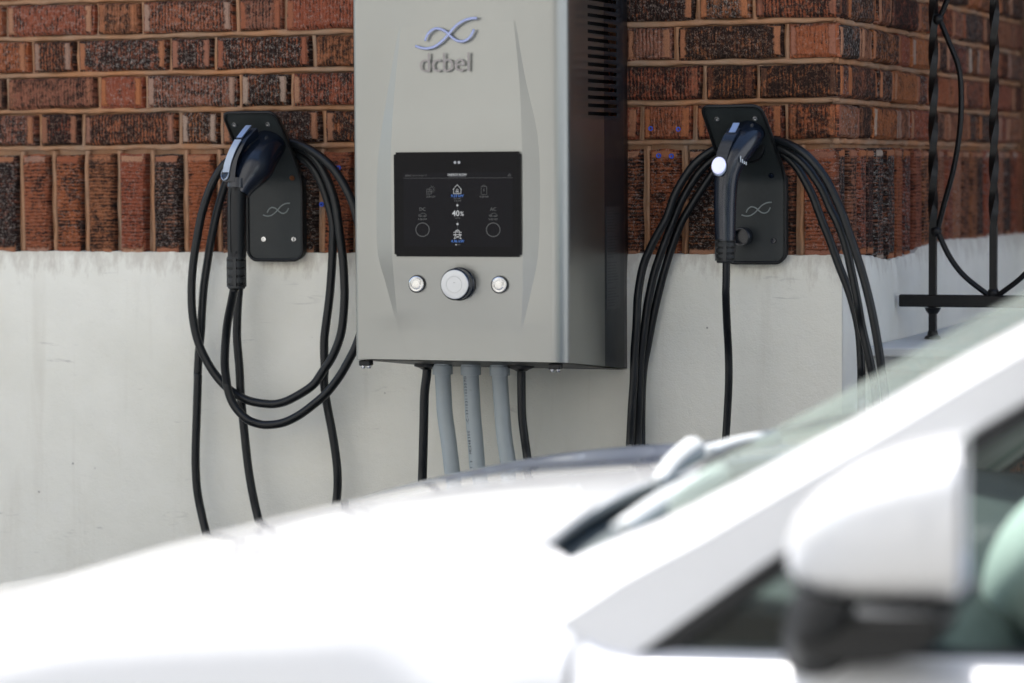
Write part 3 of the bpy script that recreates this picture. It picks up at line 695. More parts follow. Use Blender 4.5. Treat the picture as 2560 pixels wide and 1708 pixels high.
# ------------------------------------------------------------------ cables under the charger
PATHS = {
'L1':[(-1.107,-0.040,1.461),(-1.153,-0.050,1.461),(-1.200,-0.070,1.441),(-1.233,-0.075,1.401),(-1.258,-0.075,1.342),(-1.272,-0.075,1.284),(-1.281,-0.075,1.233),(-1.285,-0.075,1.183),(-1.283,-0.075,1.133),(-1.272,-0.075,1.083),(-1.247,-0.075,1.035),(-1.214,-0.075,0.997),(-1.168,-0.080,0.972),(-1.120,-0.080,0.964),(-1.087,-0.080,0.968),(-1.054,-0.080,0.983),(-1.023,-0.080,1.003),(-1.006,-0.075,1.027),(-0.982,-0.075,1.061),(-0.964,-0.075,1.107),(-0.957,-0.075,1.166),(-0.957,-0.075,1.206),(-0.959,-0.075,1.245),(-0.964,-0.075,1.284),(-0.977,-0.070,1.358),(-1.002,-0.065,1.415),(-1.033,-0.060,1.450),(-1.072,-0.050,1.465),(-1.115,-0.040,1.464)],
'L2':[(-1.118,-0.035,1.451),(-1.173,-0.045,1.446),(-1.210,-0.050,1.413),(-1.237,-0.050,1.346),(-1.253,-0.050,1.283),(-1.261,-0.050,1.243),(-1.270,-0.050,1.192),(-1.275,-0.050,1.142),(-1.279,-0.048,1.101),(-1.284,-0.048,1.061),(-1.287,-0.048,1.020),(-1.286,-0.050,1.006),(-1.290,-0.050,0.925),(-1.293,-0.050,0.864),(-1.293,-0.050,0.823),(-1.290,-0.050,0.782),(-1.282,-0.050,0.742),(-1.264,-0.060,0.691),(-1.230,-0.090,0.627),(-1.133,-0.200,0.527)],
'L3':[(-1.148,-0.165,1.194),(-1.161,-0.150,1.168),(-1.180,-0.130,1.127),(-1.189,-0.120,1.096),(-1.194,-0.115,1.066),(-1.197,-0.110,1.036),(-1.196,-0.105,1.006),(-1.195,-0.105,0.999),(-1.188,-0.105,0.976),(-1.176,-0.105,0.956),(-1.154,-0.105,0.936),(-1.133,-0.100,0.927),(-1.111,-0.100,0.925),(-1.078,-0.100,0.930),(-1.045,-0.100,0.945),(-1.013,-0.100,0.967),(-0.984,-0.100,0.991),(-0.958,-0.100,1.022),(-0.939,-0.100,1.052),(-0.922,-0.100,1.083),(-0.910,-0.100,1.119),(-0.906,-0.095,1.168),(-0.908,-0.090,1.216),(-0.909,-0.090,1.254),(-0.916,-0.090,1.300),(-0.934,-0.090,1.362),(-0.968,-0.085,1.415),(-1.012,-0.080,1.451),(-1.065,-0.065,1.472),(-1.113,-0.045,1.472)],
'L4':[(-1.183,-0.060,1.243),(-1.188,-0.060,1.193),(-1.192,-0.060,1.153),(-1.194,-0.060,1.113),(-1.194,-0.060,1.083),(-1.190,-0.060,1.033),(-1.188,-0.060,0.983),(-1.185,-0.060,0.948),(-1.181,-0.060,0.908),(-1.177,-0.060,0.868),(-1.172,-0.060,0.828),(-1.165,-0.060,0.788),(-1.156,-0.060,0.748),(-1.141,-0.070,0.713),(-1.105,-0.100,0.654),(-0.992,-0.250,0.561)],
'L5':[(-1.120,-0.030,1.457),(-1.068,-0.040,1.448),(-1.026,-0.050,1.415),(-1.002,-0.050,1.361),(-0.991,-0.050,1.315),(-0.991,-0.050,1.284),(-0.993,-0.050,1.244),(-0.998,-0.050,1.185),(-1.005,-0.050,1.135),(-1.011,-0.050,1.095),(-1.012,-0.050,1.065),(-1.011,-0.050,1.035),(-1.013,-0.050,1.011),(-1.010,-0.050,0.981),(-1.005,-0.050,0.952),(-0.997,-0.050,0.912),(-0.989,-0.050,0.862),(-0.986,-0.050,0.822),(-0.988,-0.050,0.782),(-0.991,-0.060,0.743),(-0.988,-0.100,0.679),(-0.949,-0.250,0.583)],
'R1':[(-0.176,-0.035,1.468),(-0.215,-0.060,1.454),(-0.254,-0.070,1.425),(-0.287,-0.075,1.375),(-0.303,-0.075,1.334),(-0.312,-0.075,1.316),(-0.335,-0.075,1.276),(-0.352,-0.075,1.236),(-0.362,-0.075,1.183),(-0.365,-0.075,1.130),(-0.369,-0.075,1.077),(-0.371,-0.075,1.023),(-0.375,-0.075,0.970),(-0.379,-0.075,0.900),(-0.376,-0.100,0.839),(-0.349,-0.200,0.719)],
'R2':[(-0.176,-0.035,1.461),(-0.214,-0.050,1.442),(-0.251,-0.055,1.408),(-0.282,-0.055,1.360),(-0.302,-0.055,1.315),(-0.323,-0.055,1.262),(-0.337,-0.055,1.222),(-0.349,-0.055,1.169),(-0.357,-0.055,1.116),(-0.364,-0.055,1.062),(-0.367,-0.055,0.995),(-0.371,-0.055,0.899),(-0.359,-0.100,0.839),(-0.317,-0.220,0.722)],
'R3':[(-0.178,-0.030,1.454),(-0.215,-0.035,1.426),(-0.246,-0.035,1.385),(-0.273,-0.035,1.345),(-0.291,-0.035,1.315),(-0.307,-0.035,1.275),(-0.323,-0.035,1.227),(-0.337,-0.035,1.176),(-0.348,-0.035,1.128),(-0.356,-0.035,1.088),(-0.364,-0.035,1.047),(-0.368,-0.035,0.994),(-0.369,-0.035,0.897),(-0.345,-0.100,0.840),(-0.292,-0.240,0.726)],
'R4':[(-0.178,-0.030,1.459),(-0.114,-0.040,1.453),(-0.071,-0.045,1.425),(-0.041,-0.045,1.377),(-0.026,-0.045,1.341),(-0.016,-0.045,1.315),(-0.003,-0.045,1.284),(0.012,-0.045,1.243),(0.030,-0.045,1.198),(0.042,-0.045,1.160),(0.048,-0.045,1.134),(0.052,-0.045,1.108),(0.055,-0.045,1.056),(0.055,-0.045,1.024),(0.062,-0.080,0.928),(0.076,-0.200,0.736)],
'R5':[(-0.176,-0.035,1.464),(-0.110,-0.055,1.459),(-0.053,-0.070,1.431),(-0.016,-0.070,1.385),(0.003,-0.070,1.345),(0.019,-0.075,1.316),(0.033,-0.075,1.277),(0.045,-0.075,1.226),(0.056,-0.075,1.171),(0.061,-0.065,1.130),(0.071,-0.065,1.088),(0.079,-0.065,1.052),(0.085,-0.065,1.018),(0.096,-0.090,0.930),(0.115,-0.200,0.737)],
'R6':[(-0.175,-0.040,1.470),(-0.105,-0.060,1.469),(-0.044,-0.090,1.447),(-0.002,-0.095,1.403),(0.026,-0.095,1.349),(0.039,-0.095,1.316),(0.057,-0.095,1.265),(0.073,-0.095,1.214),(0.086,-0.095,1.162),(0.096,-0.095,1.111),(0.102,-0.095,1.073),(0.106,-0.095,1.044),(0.113,-0.100,0.996),(0.121,-0.120,0.908),(0.135,-0.200,0.738)],
'R7':[(-0.169,-0.150,1.258),(-0.171,-0.145,1.214),(-0.173,-0.140,1.188),(-0.177,-0.120,1.135),(-0.180,-0.100,1.081),(-0.181,-0.095,1.028),(-0.185,-0.090,0.975),(-0.189,-0.090,0.917),(-0.193,-0.100,0.844),(-0.175,-0.200,0.726)],
'B1':[(-0.756,-0.150,1.058),(-0.758,-0.150,1.049),(-0.761,-0.150,0.997),(-0.763,-0.150,0.939),(-0.765,-0.150,0.881),(-0.767,-0.150,0.829),(-0.762,-0.170,0.738),(-0.717,-0.300,0.613)],
'B2':[(-0.566,-0.150,1.058),(-0.566,-0.150,1.050),(-0.566,-0.150,1.001),(-0.565,-0.150,0.958),(-0.560,-0.150,0.915),(-0.555,-0.150,0.878),(-0.536,-0.170,0.775),(-0.474,-0.300,0.625)],
'G1':[(-0.724,-0.150,1.061),(-0.725,-0.150,1.047),(-0.722,-0.150,0.998),(-0.720,-0.150,0.960),(-0.714,-0.150,0.917),(-0.708,-0.150,0.868),(-0.704,-0.150,0.825),(-0.701,-0.150,0.738),(-0.701,-0.150,0.593)],
'G2':[(-0.667,-0.150,1.059),(-0.667,-0.150,1.045),(-0.665,-0.150,0.999),(-0.663,-0.150,0.956),(-0.659,-0.150,0.913),(-0.655,-0.150,0.858),(-0.653,-0.150,0.812),(-0.652,-0.150,0.740),(-0.653,-0.150,0.595)],
'G3':[(-0.609,-0.150,1.057),(-0.609,-0.150,1.046),(-0.607,-0.150,1.000),(-0.604,-0.150,0.957),(-0.600,-0.150,0.914),(-0.594,-0.150,0.874),(-0.590,-0.150,0.828),(-0.588,-0.150,0.742),(-0.588,-0.150,0.598)],
}
def cable_mesh(keys, rad, n=6, seg=12):
    bm = bmesh.new()
    for k in keys: tube_bm(bm, catmull(PATHS[k], n), rad, seg)
    return bm
def base_of(k): p = PATHS[k][-1]; return (p[0], p[1], 0)
def settle(k):                       # carry a hanging cable down to the driveway and let it lie there
    p = PATHS[k]; x, y, z = p[-1]; d = (-.25 if x < -.6 else .22)
    if z > .1: p += [(x+d*.02, y-.02, z*.62), (x+d*.1, y-.05, z*.25), (x+d*.35, y-.10, .03), (x+d*1.0, y-.16, .011), (x+d*2.2, y-.2, .011)]
for k in ('L2', 'L4', 'L5', 'R1', 'R2', 'R3', 'R4', 'R5', 'R6', 'R7', 'B1', 'B2'): settle(k)
def supply(name, key, rad, mat, label, cat, coupler, group):
    e = empty(name, base_of(key), label, cat, group)
    p = PATHS[key]; top = p[0]; ztop = ZB-(-.15-YF)/.355*.034-.001
    p[0] = (top[0], top[1], ztop+.004); p[1] = (top[0], top[1], ztop-.02)
    o = obj('tube', cable_mesh([key], rad, 6, 16), mat, e, smooth=True)
    if coupler == 'grey':
        obj('coupling', lathe_bm([(rad+.0002, 0), (.0192, .0005), (.0192, .017), (.0178, .0185), (.0178, .024)], (top[0], top[1], ztop-.0205), (0, 0, 1), 28), M['conduit'], e, smooth=35)
    else:
        obj('gland', lathe_bm([(rad+.0002, 0), (.0105, .0005), (.014, .003), (.024, .0065), (.024, .012)], (top[0], top[1], ztop-.0115), (0, 0, 1), 24), M['black'], e, smooth=35)
    return e
for k, lab in (('G1', 'grey flexible conduit under the charger, left of the three, next to a black cable'), ('G2', 'grey flexible conduit with printed lettering, middle one under the charger'), ('G3', 'grey flexible conduit under the charger, right of the three')):
    e = supply('conduit', k, .0150, M['conduit'], lab, 'conduit', 'grey', 'conduits under the charger')
    if k == 'G2':
        pts = catmull(PATHS[k], 40); txt = '75°C FT-4 @ C22.2#211.2  MC248300  -C-231031103307D'
        # read bottom to top, one letter at a time along the conduit
        dist = [0.0]
        for a, b in zip(pts, pts[1:]): dist.append(dist[-1]+(b-a).length)
        s = .315
        for ch in txt:
            s -= .0056
            if ch == ' ': continue
            i = max(j for j in range(len(dist)) if dist[j] <= s); p = pts[i]; t = (pts[i]-pts[i+1]).normalized()
            ry = t; nrm = Vector((-.42, -.91, 0)).normalized(); upv = nrm.cross(ry).normalized(); nrm = ry.cross(upv)
            rot = Matrix(((ry.x, upv.x, nrm.x, 0), (ry.y, upv.y, nrm.y, 0), (ry.z, upv.z, nrm.z, 0), (0, 0, 0, 1)))
            put_text('print_letter', ch, .0085, p+nrm*.0151, M['darkprint'], e, rot=rot, extrude=.0001)
supply('power_cable', 'B1', .0086, M['cable'], 'black cable dropping from the charger, left of the grey conduits', 'cable', 'black', 'black cables under the charger')
supply('power_cable', 'B2', .0080, M['cable'], 'black cable dropping from the charger, right of the grey conduits', 'cable', 'black', 'black cables under the charger')

# ------------------------------------------------------------------ cable holsters
def holster(xc, label, screws, lean=0.0):
    e = empty('cable_holster', (xc, -.02, 1.243), label, 'holster', 'cable holsters on the brick wall')
    z0, z1 = 1.243, 1.530; r = .020
    def yf(z):
        t = max(0, min(1, (z-1.392)/(z1-1.392))); return -.024-.114*(t**1.25)
    def xs(z): return xc+lean*max(0, (z-1.392)/(z1-1.392))
    def hw(z):
        w = .0585 if z < 1.42 else .0585-.003*(z-1.42)/.11
        if z-z0 < r: w -= r-math.sqrt(max(0, r*r-(r-(z-z0))**2))
        rt = .014
        if z1-z < rt: w -= rt-math.sqrt(max(0, rt*rt-(rt-(z1-z))**2))
        return w
    nz = 40; zl = [z0+(z1-z0)*(.5-.5*math.cos(math.pi*i/nz)) for i in range(nz+1)]
    rows = []
    for z in zl:
        y = yf(z); w = max(.0004, hw(z)); yb = -.003 if z < 1.40 else max(-.2, y+.014+.0*(z-1.40)); yb = min(yb, -.003)
        c = xs(z); rows.append([(c-w, yb, z), (c-w, y+.002, z), (c-w+.0015, y, z)]+[(c+w*f, y, z) for f in (-.6, -.2, .2, .6)]+[(c+w-.0015, y, z), (c+w, y+.002, z), (c+w, yb, z)])
    me = grid_mesh('back_plate', rows, close_u=True); obj('back_plate', me, M['holster'], e, smooth=30)
    bm = bmesh.new(); path = [(xs(z)-max(.001, hw(z)), yf(z)-.001, z) for z in zl]+[(xs(z)+max(.001, hw(z)), yf(z)-.001, z) for z in reversed(zl)]
    path = [p for i, p in enumerate(path) if i == 0 or (Vector(p)-Vector(path[i-1])).length > .0008]
    tube_bm(bm, path+[path[0]], .0032, 8, False); obj('rim', bm, M['black'], e, smooth=True)
    obj('hanger_drum', lathe_bm([(.036, 0), (.036, .014), (.044, .016), (.044, .021), (0, .021)], (xc+.004, -.001, 1.435), (0, -1, 0), 28), M['black'], e, smooth=30)
    logo(e, xc+.004, 1.342, -.0248, .058, .0012, M['logogrey'])
    for sx, sz, mt in screws:
        y = yf(sz); tl = 0 if sz < 1.39 else .6; ax = (0, -math.cos(tl), -math.sin(tl))
        s_ = obj('screw', lathe_bm([(.0055, -.001), (.0055, .0012), (.0048, .0024), (.0026, .0026), (.0022, .0012), (0, .0012)], (xs(sz)+sx, y, sz), ax, 16), M[mt], e, smooth=30)
    bm = bmesh.new(); obj('upper_pocket', tube_bm(bm, [(xc+.004, -.06, 1.452), (xc+.006, yf(1.462)-.002, 1.456)], .026, 24), M['black'], e, smooth=30)
    return e
M['holster'] = plain('holster_plastic', (.021, .026, .027), .46, var=.18, scale=120, bump=.1, spec=.4)
M['logogrey'] = plain('grey_logo_line', (.24, .27, .26), .5)
M['relief'] = plain('strain_relief_rubber', (.013, .015, .016), .5)
holster(-1.1265, 'black cable holster with silver screws and thin logo, left of the charger', [(-.024, 1.284, 'steel'), (.041, 1.284, 'steel'), (.0405, 1.404, 'coppery'), (-.041, 1.508, 'steel'), (.030, 1.508, 'steel')])
holster(-.1515, 'black cable holster with dark screws and round cap, right of the charger', [(.036, 1.284, 'gloss'), (.0345, 1.404, 'gloss'), (-.034, 1.508, 'steel'), (.038, 1.508, 'steel'), (-.045, 1.30, 'gloss')], lean=-.013)

# ------------------------------------------------------------------ charging cables with their plugs
def relief(e, x, y, ztop, zbot, r0_, r1_, n):
    prof = [(0, 0), (r1_*.92, 0), (r1_, .002)]; H = ztop-zbot; p = H/n
    for k in range(n):
        f0 = (k+.45)/n; f1 = (k+.62)/n; f2 = (k+.98)/n; rr = lambda f: r1_+(r0_-r1_)*f
        prof += [(rr(f0), f0*H), (rr(f0)*.76, f0*H+.0006), (rr(f1)*.76, f1*H+.001), (rr(f1), f1*H+.0016), (rr(f2), f2*H)]
    prof += [(r0_, H), (0, H)]
    o = obj('strain_relief', lathe_bm(prof, (x, y, zbot), (0, 0, 1), 24), M['relief'], e, smooth=30)
    # webs that bridge the grooves
    for an in (.3, 1.87, 3.44, 5.0):
        rm = (r0_+r1_)/2*.86; obj('web', box_bm((x+rm*math.cos(an)-.003, y+rm*math.sin(an)-.003, zbot+.004), (x+rm*math.cos(an)+.003, y+rm*math.sin(an)+.003, ztop-.003)), M['relief'], o)
    return o
ca = empty('charging_cable', (-1.12, -.12, 0), 'thick black charging cable looped on the left holster, its plug with a silver latch', 'charging cable', 'charging cables')
obj('cable', cable_mesh(['L1', 'L2', 'L3', 'L4', 'L5'], .0084), M['cable'], ca, smooth=True)
plug = obj('plug_grip', tube_bm(bmesh.new(), catmull([(-1.1425, -.163, 1.252), (-1.1425, -.163, 1.30), (-1.142, -.163, 1.35), (-1.141, -.162, 1.392)], 6), lambda f: .0178+.0010*math.sin(f*3.1), 22), M['cable'], ca, smooth=40)
for sz in (1.384, 1.262): obj('screw_hole', lathe_bm([(0, .0008), (.0026, .0008), (.0030, 0)], (-1.1395+.004, -.1802, sz), (0.1, -1, 0), 12), M['dark'], plug)
obj('seam', box_bm((-1.1475, -.1822, 1.262), (-1.1469, -.1805, 1.385)), M['relief'], plug)
head = obj('plug_head', tube_bm(bmesh.new(), catmull([(-1.138, -.158, 1.376), (-1.131, -.148, 1.398), (-1.121, -.133, 1.422), (-1.113, -.108, 1.450), (-1.107, -.075, 1.478)], 6), lambda f: .0200+.0175*min(1, f*1.9)-.006*max(0, f-.6)/.4, 26), M['gloss'], ca, smooth=40)
obj('plug_collar', tube_bm(bmesh.new(), [(-1.141, -.162, 1.386), (-1.1405, -.161, 1.396), (-1.140, -.160, 1.404)], lambda f: .0215, 22), M['gloss'], ca, smooth=35)
def ribbon(pts, wdir, w, th, mat, name, parent):
    P = catmull(pts, 6); rows = []; wd = Vector(wdir).normalized()
    for i, p in enumerate(P):
        t = (P[min(i+1, len(P)-1)]-P[max(i-1, 0)]).normalized(); nr = t.cross(wd).normalized(); ww = wd*w/2
        rows.append([p-ww, p+ww, p+ww+nr*th, p-ww+nr*th])
    me = grid_mesh(name, rows, close_u=True); 
    bm = bmesh.new(); bm.from_mesh(me); bmesh.ops.holes_fill(bm, edges=bm.edges); bmesh.ops.recalc_face_normals(bm, faces=bm.faces); bpy.data.meshes.remove(me)
    return obj(name, bm, mat, parent, smooth=30)
ribbon([(-1.1510, -.189, 1.416), (-1.1470, -.188, 1.434), (-1.1400, -.183, 1.456), (-1.1320, -.173, 1.477)], (1, .28, 0), .0128, -.004, M['brightmetal'], 'latch', ca)
ribbon([(-1.1310, -.171, 1.480), (-1.1250, -.160, 1.493), (-1.1205, -.150, 1.503)], (1, .28, 0), .0105, -.004, M['brightmetal'], 'latch_tip', ca)
ribbon([(-1.1480, -.186, 1.398), (-1.1440, -.184, 1.434), (-1.1375, -.178, 1.456), (-1.1290, -.166, 1.480), (-1.1180, -.145, 1.500)], (1, .28, 0), .024, .022, M['gloss'], 'latch_housing', ca)
def oval(name, c, ax, rx, rz, th, mat, parent):
    bm = lathe_bm([(1, 0), (1, .7), (.88, 1.0), (.7, .85), (0, .85)], (0, 0, 0), (0, -1, 0), 30)
    q = Vector((0, -1, 0)).rotation_difference(Vector(ax).normalized()).to_matrix()
    for v in bm.verts: v.co = Vector(c)+q @ Vector((v.co.x*rx, v.co.y*th, v.co.z*rz))
    return obj(name, bm, mat, parent, smooth=35)
rb = oval('release_button', (-1.1535, -.186, 1.412), (-.15, -1, .35), .0092, .0132, .004, M['brightmetal'], ca)
oval('button_pad', (-1.1537, -.1885, 1.4128), (-.15, -1, .35), .0068, .0106, .0035, M['gloss'], rb)
relief(ca, -1.1435, -.164, 1.254, 1.192, .0182, .0168, 4)

cb = empty('charging_cable', (-.15, -.1, 0), 'black charging cable hung in long loops on the right holster, plug with a white button', 'charging cable', 'charging cables')
obj('cable', cable_mesh(['R1', 'R2', 'R3', 'R4', 'R5', 'R6'], .0078), M['cable'], cb, smooth=True)
obj('lead', cable_mesh(['R7'], .0073), M['cable'], cb, smooth=True)
obj('plug_grip', tube_bm(bmesh.new(), catmull([(-.1705, -.152, 1.288), (-.1705, -.153, 1.325), (-.1695, -.155, 1.365), (-.1660, -.155, 1.405), (-.1560, -.143, 1.442), (-.1440, -.115, 1.470), (-.1380, -.085, 1.488)], 6), lambda f: smooth_table([(0, .0184), (.25, .0202), (.5, .0222), (.66, .0262), (.8, .0285), (1, .026)], f), 26), M['gloss'], cb, smooth=40)
ribbon([(-.1760, -.170, 1.405), (-.1690, -.178, 1.440), (-.1600, -.170, 1.470), (-.1530, -.152, 1.490)], (1, .28, 0), .021, .014, M['gloss'], 'plug_back', cb)
ribbon([(-.1555, -.160, 1.481), (-.1520, -.152, 1.492), (-.1505, -.148, 1.498)], (1, .28, 0), .0115, -.003, M['brightmetal'], 'latch_tip', cb)
oval('button_seat', (-.1725, -.1805, 1.4195), (-.12, -1, .22), .0138, .0164, .004, M['brightmetal'], cb)
oval('release_button', (-.1728, -.1825, 1.4225), (-.12, -1, .22), .0134, .0156, .0045, M['whitedisc'], cb)  # white button with a slight glow added in its material
bm = bmesh.new()
for k, (w, h) in enumerate(((.0012, .013), (.0014, .008), (.0014, .006), (.0014, .007))):
    merge(bm, box_bm((-.1375+.0028*k, -.1685+.0022*k, 1.4300-.002*k-h*.1), (-.1375+.0028*k+w*.8, -.1660+.0022*k, 1.4300-.002*k+h*.75)))
obj('plug_print', bm, M['whiteprint'], cb)
relief(cb, -.1708, -.152, 1.290, 1.247, .0186, .0158, 4)
obj('dust_cap', lathe_bm([(0, 0), (.0165, 0), (.0172, .004), (.0172, .028), (.0160, .030), (.0145, .030), (.0145, .012), (0, .012)], (-.170, -.026, 1.292), (0, -1, 0), 28), M['gloss'], cb, smooth=30)

# ------------------------------------------------------------------ blue wall plugs left in the bricks
for (x, z), lab in zip(((-.359, 1.493), (-.305, 1.491), (-.344, 1.442), (-.319, 1.441), (-.999, 1.423), (-1.036, 1.352), (-.961, 1.350)),
    ('blue plastic wall plug in brick just right of the charger, upper left of four', 'blue plastic wall plug in brick right of the charger, upper right of four', 'blue plastic wall plug in upright brick, lower left of four right of the charger', 'blue plastic wall plug in upright brick, lower right of four right of the charger', 'blue plastic wall plug alone in brick beside the left holster, topmost there', 'blue plastic wall plug right of left holster, partly behind the cables', 'blue plastic wall plug at the left edge of the charger')):
    w_ = obj('wall_plug', lathe_bm([(0, -.012), (.0022, -.012), (.0024, .0016), (.0044, .0018), (.0048, .0005), (.0048, -.003)], (x, -.0022, z), (0, -1, 0), 18), M['blue'], None, smooth=30)
    tag(w_, lab, 'wall plug', 'blue wall plugs')
# ------------------------------------------------------------------ parked white car (front to the left)
CY = -1.57
car = empty('parked_car', (.55, CY, 0), 'white hatchback parked in front of the wall, seen over its bonnet and wing mirror', 'car')
ZCt = [(-1.52, .54), (-1.46, .65), (-1.38, .705), (-1.24, .757), (-1.0, .812), (-.77, .862), (-.6, .912), (-.5, .941), (-.3, .987), (-.2, 1.004), (-.1, 1.015), (0, 1.024), (.1, 1.033), (.25, 1.042)]
KWt = [(-1.52, .70), (-1.4, .84), (-1.2, .93), (-.9, .985), (-.5, 1.0), (2.0, 1.0), (2.4, .95), (2.62, .86)]
def zc(X): return smooth_table(ZCt, X)-.026
def kw(X): return smooth_table(KWt, X)
def hz(X, y):
    f = abs(y)/(.74*kw(X)); ridge = .030*math.exp(-((f-.97)/.16)**2)*max(0, min(1, (X+1.25)/.6))
    return zc(X)-.040*f**2.2+ridge
def hood_rear(y): return .150+.047*(y/.58)**2
def sst(a, b, x): t = max(0, min(1, (x-a)/(b-a))); return t*t*(3-2*t)
def inner(X): return .745*kw(X)-.145*sst(.03, .195, X)+.10*sst(.195, .31, X)+.086*sst(.29, .42, X)   # inner edge of the wing
# bonnet
rows = []; ny = 40; nx = 46
for i in range(nx+1):
    t = i/nx; row = []
    for j in range(ny+1):
        s = -1+2*j/ny; Xr = hood_rear(s*.60); Xf = -1.40+.10*abs(s)**3
        X = Xf+(Xr-Xf)*t; y = s*(inner(X)-.004); row.append((X, CY+y, hz(X, y)))
    rows.append(row)
rows.append([(p[0]+.004, p[1], p[2]-.006) for p in rows[-1]]); rows.append([(p[0]-.004, p[1], p[2]-.022) for p in rows[-2]])
front = [(p[0]-.003, p[1], p[2]-.008) for p in rows[0]]; rows.insert(0, front); rows.insert(0, [(p[0]+.004, p[1], p[2]-.03) for p in front])
hood = obj('bonnet', grid_mesh('bonnet', rows), M['paint'], car, smooth=40)
obj('bonnet_liner', grid_mesh('bonnet_liner', [[(X, CY+s*.79*kw(X), hz(X, s*.73*kw(X))-.05-.03*abs(s)) for s in [-1+.1*q for q in range(21)]] for X in [-1.36+.05*q for q in range(29)]]), M['dark'], car)
def zbelt(X): return .916+.03*max(0, X-.4)
def zarch(X):
    z = .20
    for c in (-.72, 1.93):
        if abs(X-c) < .37: z = max(z, .31+math.sqrt(.37**2-(X-c)**2))
    return z
def side_section(X, sgn):
    k = kw(X); a = sst(.20, .42, X)
    ys = inner(X); zs = (hz(X, ys)-.001)*(1-a)+zbelt(X)*a; hw = .872*k
    P = [(ys-.004, zs-.03), (ys, zs-.002), (ys+.004, zs)]
    for ty, tz in ((.22, .035), (.48, .10), (.70, .22), (.86, .42), (.96, .70), (1.0, 1.0)): P.append((ys+.004+(hw-ys-.004)*ty, zs-tz*.22))
    zb = zarch(X); zm = zs-.22
    for f, w in ((.15, 1.0), (.35, .998), (.6, .99), (.85, .98), (1.0, .97)): P.append((hw*w, zm+(min(zm-.02, zb)-zm)*f))
    return [(X, CY+sgn*y, z) for y, z in P]
def side_panel(name, x0, x1, sgn, parent, mat='paint'):
    n = max(4, int((x1-x0)/.03)); rows = [side_section(x0+(x1-x0)*i/n, sgn) for i in range(n+1)]
    return obj(name, grid_mesh(name, rows, flip=sgn < 0), M[mat], parent, smooth=40)
for sgn in (-1, 1):
    side_panel('wing', -1.50, .318, sgn, car)
    d = side_panel('door', .324, 1.345, sgn, car)
    h_ = bmesh.new(); tube_bm(h_, catmull([(1.10, CY+sgn*.872, .80), (1.14, CY+sgn*.905, .802), (1.24, CY+sgn*.905, .806), (1.28, CY+sgn*.872, .808)], 5), .011, 10); obj('handle', h_, M['paint'], d, smooth=True)
    d = side_panel('door', 1.351, 2.10, sgn, car)
    h_ = bmesh.new(); tube_bm(h_, catmull([(1.92, CY+sgn*.872, .83), (1.96, CY+sgn*.905, .832), (2.05, CY+sgn*.905, .836), (2.08, CY+sgn*.872, .838)], 5), .011, 10); obj('handle', h_, M['paint'], d, smooth=True)
    side_panel('rear_wing', 2.106, 2.62, sgn, car)
    obj('sill', box_bm((-.35, CY+sgn*.80-.03, .17), (1.56, CY+sgn*.80+.03, .26), .02, 2), M['trim'], car)
# bumpers
rows = []
for z, dx in ((.19, .05), (.26, .0), (.36, -.03), (.46, -.03), (.55, -.01), (.64, .04), (.69, .10)):
    rows.append([(-1.50+dx+.34*abs(s)**3.2, CY+s*.80, z) for s in [-1+.1*q for q in range(21)]])
obj('front_bumper', grid_mesh('front_bumper', rows, flip=True), M['paint'], car, smooth=True)
rows = []
for z, dx in ((.22, -.06), (.30, 0), (.45, .03), (.60, .02), (.75, -.01), (.95, -.04)):
    rows.append([(2.64+dx-.22*abs(s)**3.2, CY+s*.80, z) for s in [-1+.1*q for q in range(21)]])
obj('rear_bumper', grid_mesh('rear_bumper', rows), M['paint'], car, smooth=True)
for sgn in (-1, 1):
    bm = bmesh.new(); bmesh.ops.create_uvsphere(bm, u_segments=20, v_segments=12, radius=1)
    for v in bm.verts: v.co = Vector((-1.22+v.co.x*.20, CY+sgn*(.64+v.co.x*.10)+v.co.y*.10, 0.655+v.co.x*.030+v.co.z*.040))
    obj('headlight', bm, M['lamp'], car, smooth=True)
    bm = bmesh.new(); bmesh.ops.create_uvsphere(bm, u_segments=16, v_segments=10, radius=1)
    for v in bm.verts: v.co = Vector((2.52+v.co.x*.08, CY+sgn*.70+v.co.y*.09, .86+v.co.z*.10))
    obj('tail_light', bm, M['coppery'], car, smooth=True)
    for X in (-.72, 1.93):
        c = (X, CY+sgn*.79, .31)
        w = obj('wheel', lathe_bm([(.0, .005), (.06, .012), (.17, .0), (.20, -.04), (.20, -.16), (0, -.16)], c, (0, sgn, 0), 28), M['alloy'], car, smooth=30)
        obj('tyre', lathe_bm([(.195, .03), (.25, .045), (.295, .03), (.31, -.01), (.31, -.13), (.295, -.17), (.25, -.185), (.195, -.17)], c, (0, sgn, 0), 36), M['rubber'], w, smooth=30)
        obj('arch_liner', lathe_bm([(.365, .02), (.365, -.24), (0, -.24)], c, (0, sgn, 0), 28), M['dark'], w)
